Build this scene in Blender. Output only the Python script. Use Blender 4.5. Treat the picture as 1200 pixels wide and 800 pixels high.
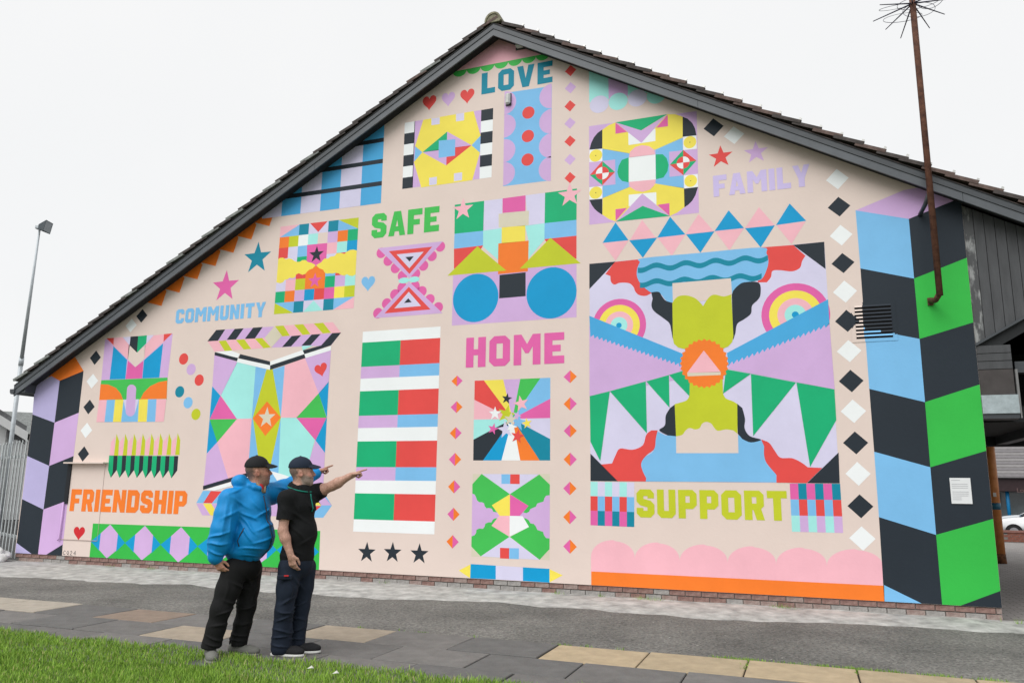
import bpy, bmesh, math, random
import numpy as np
from mathutils import Vector, Matrix
from mathutils.geometry import tessellate_polygon
R_ = math.radians
for o in list(bpy.data.objects):
    bpy.data.objects.remove(o)
sc = bpy.context.scene
C = sc.collection

# ---------------------------------------------------------------- camera
D = 11.2                       # metres from camera to the painted wall
CAMZ = 1.495
FPX, YAW, PITCH, ROLL = 910.14, -0.359498, 0.188129, 0.012469
def cam_axes():
    c, s = math.cos, math.sin
    f = Vector((s(YAW)*c(PITCH), c(YAW)*c(PITCH), s(PITCH)))
    r = Vector((c(YAW), -s(YAW), 0)); u = r.cross(f)
    return c(ROLL)*r+s(ROLL)*u, -s(ROLL)*r+c(ROLL)*u, f
CR, CU, CF = cam_axes()
CAM = Vector((0, -D, CAMZ))
cd = bpy.data.cameras.new('camera'); cam = bpy.data.objects.new('camera', cd); C.objects.link(cam)
cd.sensor_width = 36; cd.lens = FPX/1200*36; cd.clip_end = 2000; cd.clip_start = 0.05
M = Matrix((CR, CU, -CF)).transposed().to_4x4(); M.translation = CAM
cam.matrix_world = M
sc.camera = cam
def ray(px, py):
    px, py = float(px), float(py)
    return CF+((px-600)/FPX)*CR-((py-400)/FPX)*CU
def at_y(px, py, y=0.0):
    d = ray(px, py); return CAM+d*((y-CAM.y)/d.y)
def at_z(px, py, z=0.0):
    d = ray(px, py); return CAM+d*((z-CAM.z)/d.z)
def W(px, py):
    p = at_y(px, py); return (p.x, p.z)

# ---------------------------------------------------------------- light: bright even overcast
SUN_EL, SUN_AZ = R_(48), R_(198)      # azimuth clockwise from +y: behind the camera
w = bpy.data.worlds.new('World'); sc.world = w; w.use_nodes = True
nt = w.node_tree; nt.nodes.clear()
def N(nt, t, **k):
    n = nt.nodes.new(t)
    for a, b in k.items():
        if a in n.inputs.keys() if isinstance(a, str) else False: n.inputs[a].default_value = b
        else: setattr(n, a, b)
    return n
sky = N(nt, 'ShaderNodeTexSky'); sky.sky_type = 'NISHITA'; sky.sun_disc = False
sky.sun_elevation = SUN_EL; sky.sun_rotation = SUN_AZ
tc = N(nt, 'ShaderNodeTexCoord')
no = N(nt, 'ShaderNodeTexNoise'); no.inputs['Scale'].default_value = 2.2; no.inputs['Detail'].default_value = 5
nt.links.new(tc.outputs['Generated'], no.inputs['Vector'])
rp = N(nt, 'ShaderNodeValToRGB')
rp.color_ramp.elements[0].position = .3; rp.color_ramp.elements[0].color = (.955, .965, .97, 1)
rp.color_ramp.elements[1].position = .7; rp.color_ramp.elements[1].color = (1, 1, 1, 1)
nt.links.new(no.outputs['Fac'], rp.inputs['Fac'])
sc_ = N(nt, 'ShaderNodeVectorMath', operation='SCALE'); sc_.inputs['Scale'].default_value = 6.4
nt.links.new(rp.outputs['Color'], sc_.inputs[0])
mx = N(nt, 'ShaderNodeMixRGB'); mx.inputs['Fac'].default_value = .97
nt.links.new(sky.outputs['Color'], mx.inputs[1]); nt.links.new(sc_.outputs[0], mx.inputs[2])
bg = N(nt, 'ShaderNodeBackground'); bg.inputs['Strength'].default_value = .1
ow = N(nt, 'ShaderNodeOutputWorld')
nt.links.new(mx.outputs[0], bg.inputs['Color']); nt.links.new(bg.outputs[0], ow.inputs['Surface'])
sl = bpy.data.lights.new('sun', 'SUN'); sl.energy = 1.5; sl.angle = R_(50); sl.color = (1, .985, .965)
so = bpy.data.objects.new('sun', sl); C.objects.link(so)
sdir = Vector((math.sin(SUN_AZ)*math.cos(SUN_EL), math.cos(SUN_AZ)*math.cos(SUN_EL), math.sin(SUN_EL)))
so.rotation_euler = sdir.to_track_quat('Z', 'Y').to_euler(); so.location = (0, -20, 30)
sc.view_settings.view_transform = 'Standard'; sc.view_settings.look = 'None'
sc.view_settings.gamma = 1; sc.view_settings.use_curve_mapping = False
sc.view_settings.exposure = 0.58

# ---------------------------------------------------------------- materials
def lin(c):
    return tuple(((v/255)/12.92 if v/255 <= .04045 else ((v/255+.055)/1.055)**2.4) for v in c)
MATS = {}
def mat(name, rgb, rough=.6, metal=0, var=.08, scale=6, bump=.0, bscale=60, spec=.3, var2=None, detail=5, dist=.01, stretch=None):
    """procedural material: rgb is linear albedo; noise mottling, optional second colour, fine relief"""
    if name in MATS: return MATS[name]
    m = bpy.data.materials.new(name); m.use_nodes = True; t = m.node_tree
    b = t.nodes['Principled BSDF']; b.inputs['Roughness'].default_value = rough
    b.inputs['Metallic'].default_value = metal; b.inputs['Specular IOR Level'].default_value = spec
    g = N(t, 'ShaderNodeTexCoord'); vec = g.outputs['Object']
    if stretch:
        mp = N(t, 'ShaderNodeMapping'); mp.inputs['Scale'].default_value = stretch
        t.links.new(vec, mp.inputs['Vector']); vec = mp.outputs['Vector']
    n = N(t, 'ShaderNodeTexNoise'); n.inputs['Scale'].default_value = scale; n.inputs['Detail'].default_value = detail
    n.inputs['Roughness'].default_value = .62
    t.links.new(vec, n.inputs['Vector'])
    r = N(t, 'ShaderNodeValToRGB')
    a = tuple(max(0, v*(1-var)) for v in rgb); c = tuple(min(.95, v*(1+var)) for v in rgb) if var2 is None else var2
    r.color_ramp.elements[0].position = .3; r.color_ramp.elements[0].color = (*a, 1)
    r.color_ramp.elements[1].position = .72; r.color_ramp.elements[1].color = (*c, 1)
    t.links.new(n.outputs['Fac'], r.inputs['Fac']); t.links.new(r.outputs['Color'], b.inputs['Base Color'])
    if bump:
        n2 = N(t, 'ShaderNodeTexNoise'); n2.inputs['Scale'].default_value = bscale; n2.inputs['Detail'].default_value = 6
        t.links.new(vec, n2.inputs['Vector'])
        bp = N(t, 'ShaderNodeBump'); bp.inputs['Strength'].default_value = bump; bp.inputs['Distance'].default_value = dist
        t.links.new(n2.outputs['Fac'], bp.inputs['Height']); t.links.new(bp.outputs['Normal'], b.inputs['Normal'])
    MATS[name] = m
    return m
PAINT = dict(base=(224,207,198), white=(238,242,243), black=(36,45,54), lav=(213,209,235), lil=(208,173,220), pink=(241,182,194),
  mag=(224,98,168), red=(226,76,72), deepred=(206,40,48), orange=(243,125,42), yel=(242,224,88), lime=(194,203,40), grn=(66,190,84),
  green=(52,184,72), emer=(14,174,116), teal=(0,134,160), blue=(0,153,208), sky=(124,188,234), aqua=(164,232,227), cream=(214,207,186),
  peri=(186,178,220), fam=(203,189,232), azure=(72,168,222))
GAIN = 1.03
def paint(k):
    rgb = tuple(min(.9, v/GAIN) for v in lin(PAINT[k]))
    return mat('paint_'+k, rgb, rough=.58, var=.03 if k in ('base', 'white') else .065, scale=1.3, bump=.22, bscale=24, spec=.25, detail=12, dist=.006)

# ---------------------------------------------------------------- object helpers
def obj(name, me, parent=None, label=None, cat=None, group=None, kind=None, loc=None):
    o = bpy.data.objects.new(name, me); C.objects.link(o)
    if parent is not None: o.parent = parent
    if loc is not None: o.location = loc
    if label: o['label'] = label
    if cat: o['category'] = cat
    if group: o['group'] = group
    if kind: o['kind'] = kind
    return o
def mesh(name, verts, faces, mats, idx=None, smooth=False):
    me = bpy.data.meshes.new(name); me.from_pydata([tuple(v) for v in verts], [], [tuple(f) for f in faces])
    for m in (mats if isinstance(mats, (list, tuple)) else [mats]): me.materials.append(m)
    if idx is not None: me.polygons.foreach_set('material_index', idx)
    if smooth: me.polygons.foreach_set('use_smooth', [True]*len(me.polygons))
    me.update(); return me
class MB:
    """collects shapes into one mesh"""
    def __init__(s): s.v = []; s.f = []; s.mi = []; s.m = []
    def add(s, vs, fs, m):
        if m not in s.m: s.m.append(m)
        k = len(s.v); s.v += [tuple(v) for v in vs]; s.f += [tuple(i+k for i in f) for f in fs]; s.mi += [s.m.index(m)]*len(fs)
        return s
    def box(s, a, b, m):
        (x0, y0, z0), (x1, y1, z1) = a, b
        v = [(x0,y0,z0),(x1,y0,z0),(x1,y1,z0),(x0,y1,z0),(x0,y0,z1),(x1,y0,z1),(x1,y1,z1),(x0,y1,z1)]
        return s.add(v, [(0,3,2,1),(4,5,6,7),(0,1,5,4),(1,2,6,5),(2,3,7,6),(3,0,4,7)], m)
    def prism(s, poly, y0, y1, m):
        """poly in (x,z), extruded from y0 (front) to y1"""
        a = sum(poly[i][0]*poly[(i+1) % len(poly)][1]-poly[(i+1) % len(poly)][0]*poly[i][1] for i in range(len(poly)))
        if a < 0: poly = poly[::-1]
        n = len(poly); v = [(x, y0, z) for x, z in poly]+[(x, y1, z) for x, z in poly]
        f = [tuple(range(n)), tuple(range(2*n-1, n-1, -1))]+[(i, i+n, (i+1) % n+n, (i+1) % n) for i in range(n)]
        return s.add(v, f, m)
    def tube(s, pts, r, m, n=10, cap=True):
        pts = [Vector(p) for p in pts]; rs = r if isinstance(r, (list, tuple)) else [r]*len(pts)
        vs = []; fs = []
        prev = None
        for i, p in enumerate(pts):
            t = (pts[min(i+1, len(pts)-1)]-pts[max(i-1, 0)]).normalized()
            if prev is None: a = t.orthogonal().normalized()
            else: a = (prev-t*prev.dot(t)).normalized()
            prev = a; b = t.cross(a)
            vs += [p+rs[i]*(math.cos(2*math.pi*k/n)*a+math.sin(2*math.pi*k/n)*b) for k in range(n)]
        for i in range(len(pts)-1):
            fs += [(i*n+k, i*n+(k+1) % n, (i+1)*n+(k+1) % n, (i+1)*n+k) for k in range(n)]
        if cap: fs += [tuple(range(n-1, -1, -1)), tuple(range((len(pts)-1)*n, len(pts)*n))]
        return s.add(vs, fs, m)
    def me(s, name, smooth=False): return mesh(name, s.v, s.f, s.m, s.mi, smooth)
    def build(s, name, parent=None, smooth=False, bevel=0, **k):
        me = s.me(name, smooth)
        if bevel:
            bm = bmesh.new(); bm.from_mesh(me)
            bmesh.ops.bevel(bm, geom=bm.edges[:]+bm.verts[:], offset=bevel, segments=1, affect='EDGES', clamp_overlap=True)
            bm.to_mesh(me); bm.free()
        return obj(name, me, parent, **k)
rnd = random.Random(7)

# ================================================================ the painted gable building
WXL, WXR = -1.2895*D, 0.1890*D           # wall ends
AX, AZ = -0.4035*D, 0.6735*D+CAMZ        # where the soffit meets the wall at the apex
SLOPE = 0.566
def roofz(x): return AZ-SLOPE*abs(x-AX)
MURZ = -0.1181*D+CAMZ                    # lower edge of the paint
building = obj('gable_building', None, label='gable-ended building with a geometric mural over its whole end wall', cat='building', loc=(0, 0, 0))
m_plain = mat('plain_render', (.42, .4, .37), var=.1, bump=.2)
wb = MB()
wb.prism([(WXL, MURZ), (WXR, MURZ), (WXR, roofz(WXR)+.05), (AX, AZ+.05), (WXL, roofz(WXL)+.05)], 0, .3, paint('base'))
wall = wb.build('wall', building, label='end wall painted pale pink')

class Motif:
    def __init__(s, name, label, T=(0, 0, 1)):
        s.name, s.label, s.T, s.k = name, label, T, 0; s.mb = MB()
    def w(s, p):
        x0, y0, k = s.T; return W(x0+p[0]/k, y0+p[1]/k)
    def wp(s, col, pts):
        """polygon in wall metres, clipped to the wall under the roof"""
        for side in (0, 1, 2, 3):
            if not pts: return s
            def f(p):
                if side == 0: return AZ+.04-SLOPE*(p[0]-AX)-p[1]
                if side == 1: return AZ+.04+SLOPE*(p[0]-AX)-p[1]
                if side == 2: return p[1]-MURZ-.0015
                return (WXR-.001-p[0])
            out = []
            for i in range(len(pts)):
                a, b = pts[i], pts[(i+1) % len(pts)]; fa, fb = f(a), f(b)
                if fa >= 0: out.append(a)
                if (fa < 0) != (fb < 0):
                    t = fa/(fa-fb); out.append((a[0]+t*(b[0]-a[0]), a[1]+t*(b[1]-a[1])))
            pts = out
        if len(pts) < 3: return s
        s.k += 1; y = -.0005-.00028*s.k
        tri = tessellate_polygon([[Vector((x, z, 0)) for x, z in pts]])
        fs = []
        for a, b, c in tri:
            ar = (pts[b][0]-pts[a][0])*(pts[c][1]-pts[a][1])-(pts[c][0]-pts[a][0])*(pts[b][1]-pts[a][1])
            fs.append((a, b, c) if ar > 0 else (a, c, b))
        s.mb.add([(x, y, z) for x, z in pts], fs, paint(col)); return s
    def p(s, col, *pts): return s.wp(col, [s.w(q) for q in pts])
    def same(s): s.k -= 1; return s
    def rect(s, col, a, b):
        (x0, z0), (x1, z1) = s.w(a), s.w(b); return s.wp(col, [(x0, z0), (x1, z0), (x1, z1), (x0, z1)])
    def ell(s, col, c, rx, ry=None, a0=0, a1=360, n=40):
        cx, cz = s.w(c); h = abs(s.w((c[0]+rx, c[1]))[0]-s.w((c[0]-rx, c[1]))[0])/2
        v = h if ry is None else abs(s.w((c[0], c[1]+ry))[1]-s.w((c[0], c[1]-ry))[1])/2
        n = max(6, int(n*(a1-a0)/360)); full = a1-a0 == 360
        return s.wp(col, [(cx+h*math.cos(R_(a0+(a1-a0)*i/n)), cz+v*math.sin(R_(a0+(a1-a0)*i/n))) for i in range(n+(0 if full else 1))])
    def star(s, col, c, r, rot=0):
        cx, cz = s.w(c); h = abs(s.w((c[0]+r, c[1]))[0]-s.w((c[0]-r, c[1]))[0])/2
        h = max(h, abs(s.w((c[0], c[1]+r))[1]-s.w((c[0], c[1]-r))[1])/2)
        return s.wp(col, [(cx+h*(1 if i % 2 == 0 else .4)*math.sin(R_(36*i+rot)), cz+h*(1 if i % 2 == 0 else .4)*math.cos(R_(36*i+rot))) for i in range(10)])
    def heart(s, col, c, wpx, hpx, rot=0):
        cx, cz = s.w(c); h = abs(s.w((c[0]+wpx/2, c[1]))[0]-s.w((c[0]-wpx/2, c[1]))[0])/2
        v = abs(s.w((c[0], c[1]+hpx/2))[1]-s.w((c[0], c[1]-hpx/2))[1])/2
        P = []
        for i in range(36):
            t = 2*math.pi*i/36; x = math.sin(t)**3; y = (13*math.cos(t)-5*math.cos(2*t)-2*math.cos(3*t)-math.cos(4*t)+2.5)/14.5
            a = R_(rot); x, y = x*h, y*v
            P.append((cx+x*math.cos(a)-y*math.sin(a), cz+x*math.sin(a)+y*math.cos(a)))
        return s.wp(col, P)
    def dia(s, col, c, hw, hh, col2=None):
        cx, cz = s.w(c); h = abs(s.w((c[0]+hw, c[1]))[0]-s.w((c[0]-hw, c[1]))[0])/2
        v = abs(s.w((c[0], c[1]+hh))[1]-s.w((c[0], c[1]-hh))[1])/2
        if col2 is None: return s.wp(col, [(cx-h, cz), (cx, cz-v), (cx+h, cz), (cx, cz+v)])
        return s.wp(col, [(cx-h, cz), (cx, cz-v), (cx, cz+v)]).wp(col2, [(cx, cz-v), (cx+h, cz), (cx, cz+v)])
    def quad(s, tl, tr, br, bl):
        q = [s.w(k) for k in (tl, tr, br, bl)]
        def L(u, v):
            return tuple((q[0][i]*(1-u)+q[1][i]*u)*(1-v)+(q[3][i]*(1-u)+q[2][i]*u)*v for i in (0, 1))
        return L
    def grid(s, tl, tr, br, bl, rows):
        L = s.quad(tl, tr, br, bl); nr = len(rows)
        for r, row in enumerate(rows):
            nc = len(row)
            for c, col in enumerate(row):
                if col: s.k = 1; s.wp(col, [L(c/nc, r/nr), L((c+1)/nc, r/nr), L((c+1)/nc, (r+1)/nr), L(c/nc, (r+1)/nr)])
        s.k = 2; return s
    def done(s):
        return s.mb.build(s.name, wall, label=s.label)

# ---- cube borders at both ends
m = Motif('painted_cube_border', 'lilac and black isometric cube border with an orange top')
l = [(40.9, 452), (38.2, 485.4), (32, 534), (26, 584.4), (16.5, 660)]; c = [(70, 446), (64, 495), (57.7, 545.6), (51, 596.6), (43, 662)]
r = [(98, 434.4), (92.4, 483.4), (86.3, 534), (79.5, 586), (71, 662)]
m.p('orange', (55, 440), (86, 415), (98, 434.4), (70, 446)).p('orange', (40.9, 452), (60.3, 440.5), (70, 446))
for i, k in enumerate(('peri', 'black', 'peri', 'black')): m.k = 2; m.p(k, l[i], c[i], c[i+1], l[i+1])
m.k = 4; m.p('peri', (19.3, 635.6), (37, 648.5), (36.5, 660), (16.5, 660))
for i, k in enumerate(('black', 'lil', 'black', 'lil')): m.k = 2; m.p(k, c[i], r[i], r[i+1], c[i+1])
m.k = 4; m.p('black', (73.5, 637.5), (54, 649.6), (54, 662), (72, 662))
m.k = 4; m.p('peri', (60.3, 440.5), (70, 446), (64, 495), (38.2, 485.4), (40.9, 452)); m.done()
m = Motif('painted_cube_border', 'sky blue, black and green isometric cube border with a lilac top')
l = [(1002.6, 246.6), (1008.3, 314.5), (1013.4, 384.6), (1018.7, 455.4), (1024.4, 529), (1030, 605.5), (1038, 730)]
c = [(1065, 256.6), (1071.2, 326.4), (1077.6, 397), (1084, 471), (1090.2, 547.2), (1097, 626.3), (1106, 730)]
r = [(1128, 231), (1133, 302), (1141, 377.5), (1149, 450), (1157, 527.5), (1166, 607), (1178, 735)]
m.p('lil', l[0], (1059, 223), (1100, 215), (1128, 231), c[0])
for i in range(6):
    m.k = 1; m.p('sky' if i % 2 == 0 else 'black', l[i], c[i], c[i+1], l[i+1])
    m.k = 1; m.p('green' if i % 2 else 'black', c[i], r[i], r[i+1], c[i+1])
m.k = 2; m.p('sky', (1036, 685), (1084, 708.5), (1084, 716), (1037, 716)).p('black', (1172.7, 691.7), (1180, 688), (1180, 720), (1125, 716), (1125, 709.3)).done()

# ---- diamonds
for T, col, cc, a, b in [((960,180,5),'white',(106,150),67,60), ((960,180,5),'black',(116,311),67,58), ((960,180,5),'white',(128,478),67,61), ((960,180,5),'black',(139,641),68,59),
    ((960,320,5),'white',(151,108),71,65), ((960,320,5),'black',(163,279),71,65), ((960,320,5),'white',(175,456),73,65), ((960,320,5),'black',(187,631),73,66),
    ((960,460,5),'white',(200,108),75,69), ((960,460,5),'black',(213,293),74,67), ((960,460,5),'white',(227,474),74,70), ((960,460,5),'black',(241,664),76,70),
    ((960,600,4),'white',(202,122),62,57), ((660,70,5),'black',(881,397),59,53), ((660,70,5),'white',(1001,443),60,52),
    ((0,380,5),'black',(559,195),32,42), ((0,380,5),'white',(541,332),34,43), ((0,380,5),'black',(522,483),33,43), ((0,380,5),'white',(506,620),34,45),
    ((0,380,5),'black',(489,758),33,45), ((0,220,4),'black',(665,600),26,32), ((0,220,4),'white',(615,645),26,32)]:
    Motif('painted_diamond', None, T).dia(col, cc, a, b).done()
for i, y in enumerate((-85, 15, 121, 222, 327, 435, 541)):
    Motif('painted_diamond', None, (440,100,5)).dia('red' if i % 2 == 0 else 'lil', (1143 if i < 2 else 1140, y), 33, 33).done()
for T, cc, a, b, k in [((390,360,5),(728,431),33,32,0), ((390,360,5),(725,584),35,35,1), ((390,360,5),(720,736),35,36,0), ((390,500,5),(716,190),36,39,1),
    ((390,500,5),(711,350),36,39,0), ((390,500,5),(707,511),36,39,1), ((390,500,5),(702,672),36,40,0),
    ((520,380,6.667),(988,408),52,50,1), ((520,380,6.667),(988,620),52,52,0), ((0,0,1),(668.2,504.5),7.7,7.8,1), ((0,0,1),(668.2,538),7.7,8,0),
    ((520,540,5),(739,160),39,40,1), ((520,540,5),(739,328),39,41,0), ((520,540,5),(740,500),40,42,1)]:
    Motif('painted_diamond', None, T).dia(*(('orange', cc, a, b, 'mag') if k == 0 else ('mag', cc, a, b, 'orange'))).done()
# ---- stars, hearts, dots
for T, col, cc, r_, lab in [((280,230,5),'teal',(108,362),82,'teal star above the COMMUNITY lettering'), ((0,220,4),'mag',(1057,462),64,'hot pink star above the COMMUNITY lettering'),
    ((390,500,5),'black',(199,735),54,None), ((390,500,5),'black',(350,736),55,None), ((390,500,5),'black',(507,744),56,None),
    ((820,170,8.571),'red',(211,118),115,'red star above the FAMILY lettering'), ((820,170,8.571),'lil',(565,75),115,'lilac star above the FAMILY lettering')]:
    Motif('painted_star', lab, T).star(col, cc, r_).done()
for T, col, cc, a, b, lab in [((0,520,5),'deepred',(463,525),66,82,'deep red heart under the FRIENDSHIP lettering'), ((440,100,5),'red',(316,106),80,86,None), ((440,100,5),'lil',(427,85),77,84,'lilac heart'),
    ((440,100,5),'red',(538,67),83,86,None), ((280,230,5),'sky',(757,514),80,90,'sky blue heart')]:
    Motif('painted_heart', lab, T).heart(col, cc, a, b).done()
for col, cc in [('red',(1076,202)), ('lil',(1120,263)), ('red',(1167,326)), ('teal',(1053,394)), ('sky',(1102,458)), ('lime',(1148,526))]:
    Motif('painted_dot', None, (0,380,5)).ell(col, cc, 26.5, 33).done()
# ---- orange zigzag below the verge
for i in range(7):
    x, y = 705+84.3*i, 541-62.3*i
    Motif('painted_zigzag_tooth', None, (0,220,4)).p('orange', (x-30, y-6), (x, y), (x+52, y+13), (x+76, y-56), (x+50, y-90)).done()
# ---- small robot panel with dots
m = Motif('painted_panel', 'small panel of blue, green and orange blocks with a lilac capsule', (0,380,5))
m.p('lil', (616,88), (1012,55), (982,318), (594,327))
m.T = (120,380,10)
m.k = 1; m.p('blue', (130,255), (290,415), (270,640), (85,645)); m.k = 1; m.p('mag', (300,425), (385,500), (482,425), (465,632), (272,640)); m.k = 1; m.p('blue', (488,418), (712,222), (668,622), (468,632))
m.k = 1; m.p('pink', (48,163), (235,150), (320,245), (300,410), (128,245)).same().p('pink', (600,130), (820,105), (718,205), (490,410), (500,250)).same().p('base', (310,235), (405,330), (505,240), (490,408), (386,500), (297,408))
m.p('lav', (240,150), (330,144), (320,245)).same().p('lav', (520,129), (602,125), (513,228))
m.p('black', (330,143), (420,137), (406,331), (320,245)).same().p('emer', (420,137), (522,128), (515,222), (406,331))
m.p('red', (48,163), (135,158), (130,240)).same().p('red', (722,114), (820,105), (717,202))
m.T = (0,380,5)
m.p('grn', (594,327), (982,311), (977,437), (582,443))
m.p('orange', (590,350), (635,352), (680,372), (708,405), (720,438), (582,443)).same().p('orange', (980,329), (930,338), (880,362), (842,400), (822,440), (977,434))
tx = [582,627,675,725,815,868,918,975]; bx = [565,613,662,710,808,860,910,960]
for i, k in enumerate(('pink', 'sky', 'yel', 'sky', 'yel', 'sky', 'pink')):
    m.p(k, (tx[i],443-i), (tx[i+1],442-i), (bx[i+1],571-i*.4), (bx[i],572-i*.4)); m.k -= 1
m.k += 1
m.p('lav', (724,441), (814,438), (792,518), (740,518))
P = [(775-3+27*math.cos(t), 379-27*math.sin(t)) for t in np.linspace(0, math.pi, 10)]+[(764+27*math.cos(t), 511-27*math.sin(t)) for t in np.linspace(math.pi, 2*math.pi, 10)]
m.p('lil', *P).done()
# ---- fringe
m = Motif('painted_fringe', 'row of lime and pink spikes over green and black points', (0,380,5))
for i in range(8):
    x = 51.2*i; y = -.6*i
    m.k = 0; m.p('pink', (643+x,768+y), (650+x,690+y), (676+x,655+y), (668+x,768+y)).p('lime', (668+x,768+y), (676+x,700+y), (683+x,640+y), (698+x,682+y), (693+x,768+y))
m.T = (0,520,5)
for i in range(8):
    x = 50.7*i; y = .4*i
    m.k = 0; m.p('emer', (640+x,67+y), (666+x,67+y), (660+x,165+y), (649+x,198+y), (633+x,152+y)).same().p('black', (666+x,67+y), (690+x,67+y), (684+x,152+y), (649+x,198+y), (660+x,165+y))
m.done()
# ---- green strip of hexagons
m = Motif('painted_strip', 'green strip of lilac hexagons and blue diamonds along the base')
L = m.quad((109,613), (375.3,621.7), (373.7,667.6), (104.7,653.2))
m.wp('green', [L(0,0), L(1,0), L(1,1), L(0,1)])
x0, x3 = W(106.4,634.9)[0], W(231.7,638.9)[0]; per = (x3-x0)/3; xr = W(374.4,645)[0]
q = m.quad((109,613), (375.3,621.7), (373.7,667.6), (104.7,653.2)); zt = q(.5,0)[1]; zb = q(.5,1)[1]
for i in range(7):
    def U(u, v): return (min(xr, x0+(i+u)*per), zt+(zb-zt)*v)
    if x0+i*per > xr-.05: break
    m.k = 1; m.wp('blue', [U(0,.53), U(.27,.28), U(.77,.28), U(1,.53), U(.77,.78), U(.27,.78)]); m.wp('lil', [U(.27,.28), U(.52,.02), U(.77,.28), U(.77,.76), U(.52,.995), U(.27,.76)])
m.done()
# ---- suit panel with striped bar
m = Motif('painted_bar', 'bar of slanted black, lilac, pink and lime stripes', (230,370,7.06))
m.p('lil', (92,210), (165,117), (645,88), (570,180)).same().p('pink', (95,211), (570,181), (628,262), (150,295)).same().p('pink', (650,86), (1130,52), (1197,138), (710,171)).same().p('lil', (705,171), (1197,140), (1115,245), (622,262))
for q in [((92,210),(165,117),(240,112),(180,205)), ((252,198),(318,108),(393,103),(328,195)), ((402,190),(470,98),(550,92),(485,187)), ((790,167),(868,160),(785,252),(710,258)), ((955,155),(1030,150),(945,243),(870,247)), ((1125,143),(1198,139),(1115,243),(1030,248))]:
    m.k = 1; m.p('black', *q)
for q in [((185,208),(245,203),(298,286),(235,290)), ((328,199),(398,194),(455,273),(392,278)), ((485,188),(545,183),(617,260),(557,268)), ((650,85),(722,80),(775,164),(712,169)), ((810,74),(885,69),(945,151),(880,157)), ((972,63),(1050,57),(1115,140),(1047,145))]:
    m.k = 1; m.p('lime', *q)
m.p('cream', (565,182), (645,88), (707,165), (622,262)); m.done()
m = Motif('painted_suit', 'tall panel like a suit in pink, aqua, lilac and lime with a V collar')
m.p('lil', (251.5,414), (278.3,424), (259,463.2), (248.8,452.6)); m.k = 0
m.p('aqua', (278.3,423.5), (299.7,428.8), (295.1,490.1), (277.6,490.6), (259,463)); m.k = 0
m.p('pink', (277.6,490.6), (295.1,490.1), (290,560), (268,565), (254.5,518)); m.k = 1
m.p('lil', (242.3,531.3), (254.5,518), (268,562), (238.5,570)); m.k = 2
m.p('blue', (248.8,452.6), (258.5,463.5), (246.5,491), (254.5,518), (242.3,531.3)); m.k = 3
m.p('mag', (258.5,463.5), (277.6,490.7), (245.8,491.2)).same().p('grn', (245.8,491.2), (277.6,490.7), (254.5,518))
m.k = 2; m.p('sky', (299.7,428.8), (316.5,433.8), (333.8,428.2), (325.4,575), (289,575)).p('lime', (312.2,433), (319.5,432), (329.2,489), (314,560), (306,560), (296.2,489)).p('orange', (313.1,470), (329.2,488.9), (310.9,510.6), (296.2,490))
m.T = (230,470,5.714); m.star('cream', (472,110), 60); m.T = (0,0,1)
m.k = 5; m.p('pink', (333.8,428.2), (357.5,419.4), (373.6,461), (347.3,489.2), (329.2,489.2)); m.k = 5
m.p('lil', (357.5,419.4), (388,410), (385.4,447), (373.6,461)); m.k = 5
m.p('blue', (385.4,446.8), (373.6,460.6), (383,489), (369.8,515.7), (380.9,530.4)); m.k = 6
m.p('grn', (373.6,460.6), (382.7,489.2), (347.5,489.3)).same().p('mag', (347.5,489.3), (382.6,489.2), (369.8,515.7)); m.k = 5
m.p('aqua', (329.2,489.2), (347.5,489.3), (369,515), (352,580), (325.2,580)); m.k = 6
m.p('lil', (369.8,515.7), (380.9,530.4), (378,585), (350,580))
m.T = (230,370,7.06); m.k = 7
for col, q in [('black',((155,300),(345,348),(338,375),(152,325))), ('white',((160,298),(290,288),(362,315),(345,350))), ('white',((347,352),(612,408),(611,447),(335,382))), ('black',((365,316),(612,377),(612,409),(350,350))),
    ('white',((612,377),(880,283),(895,316),(612,410))), ('black',((612,410),(895,317),(905,348),(611,446))), ('aqua',((873,250),(965,245),(882,286))), ('black',((882,286),(1050,240),(1116,243),(895,317))), ('white',((895,317),(1118,248),(1112,286),(905,349)))]:
    m.k = 8; m.p(col, *q)
m.heart('red', (1034,450), 104, 112, 16)
m.T = (230,470,5.714); m.k = 8
m.p('black', (46,566), (470,440), (470,466), (46,592)).same().p('white', (60,591), (470,468), (470,500), (120,598)).same().p('white', (500,466), (590,492), (840,580), (560,560))
m.done()
m = Motif('painted_bar', 'sky blue, red, lilac and yellow chevron bar at the foot of the suit', (230,470,5.714))
m.p('sky', (0,680), (45,598), (860,620), (908,697), (850,778), (797,778), (700,690)).same().p('lil', (0,683), (700,690), (800,640), (835,610), (906,695), (700,697), (690,770), (40,762))
m.p('red', (47,680), (97,600), (170,602), (105,681)).same().p('yel', (45,684), (100,684), (150,764), (95,763)).same().p('lil', (800,640), (835,610), (905,695), (838,696)).same().p('yel', (770,620), (797,650), (838,697), (770,697)).same().p('red', (770,700), (838,700), (797,735), (770,760)).same().p('sky', (838,700), (908,697), (850,778), (780,778)); m.done()
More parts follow.
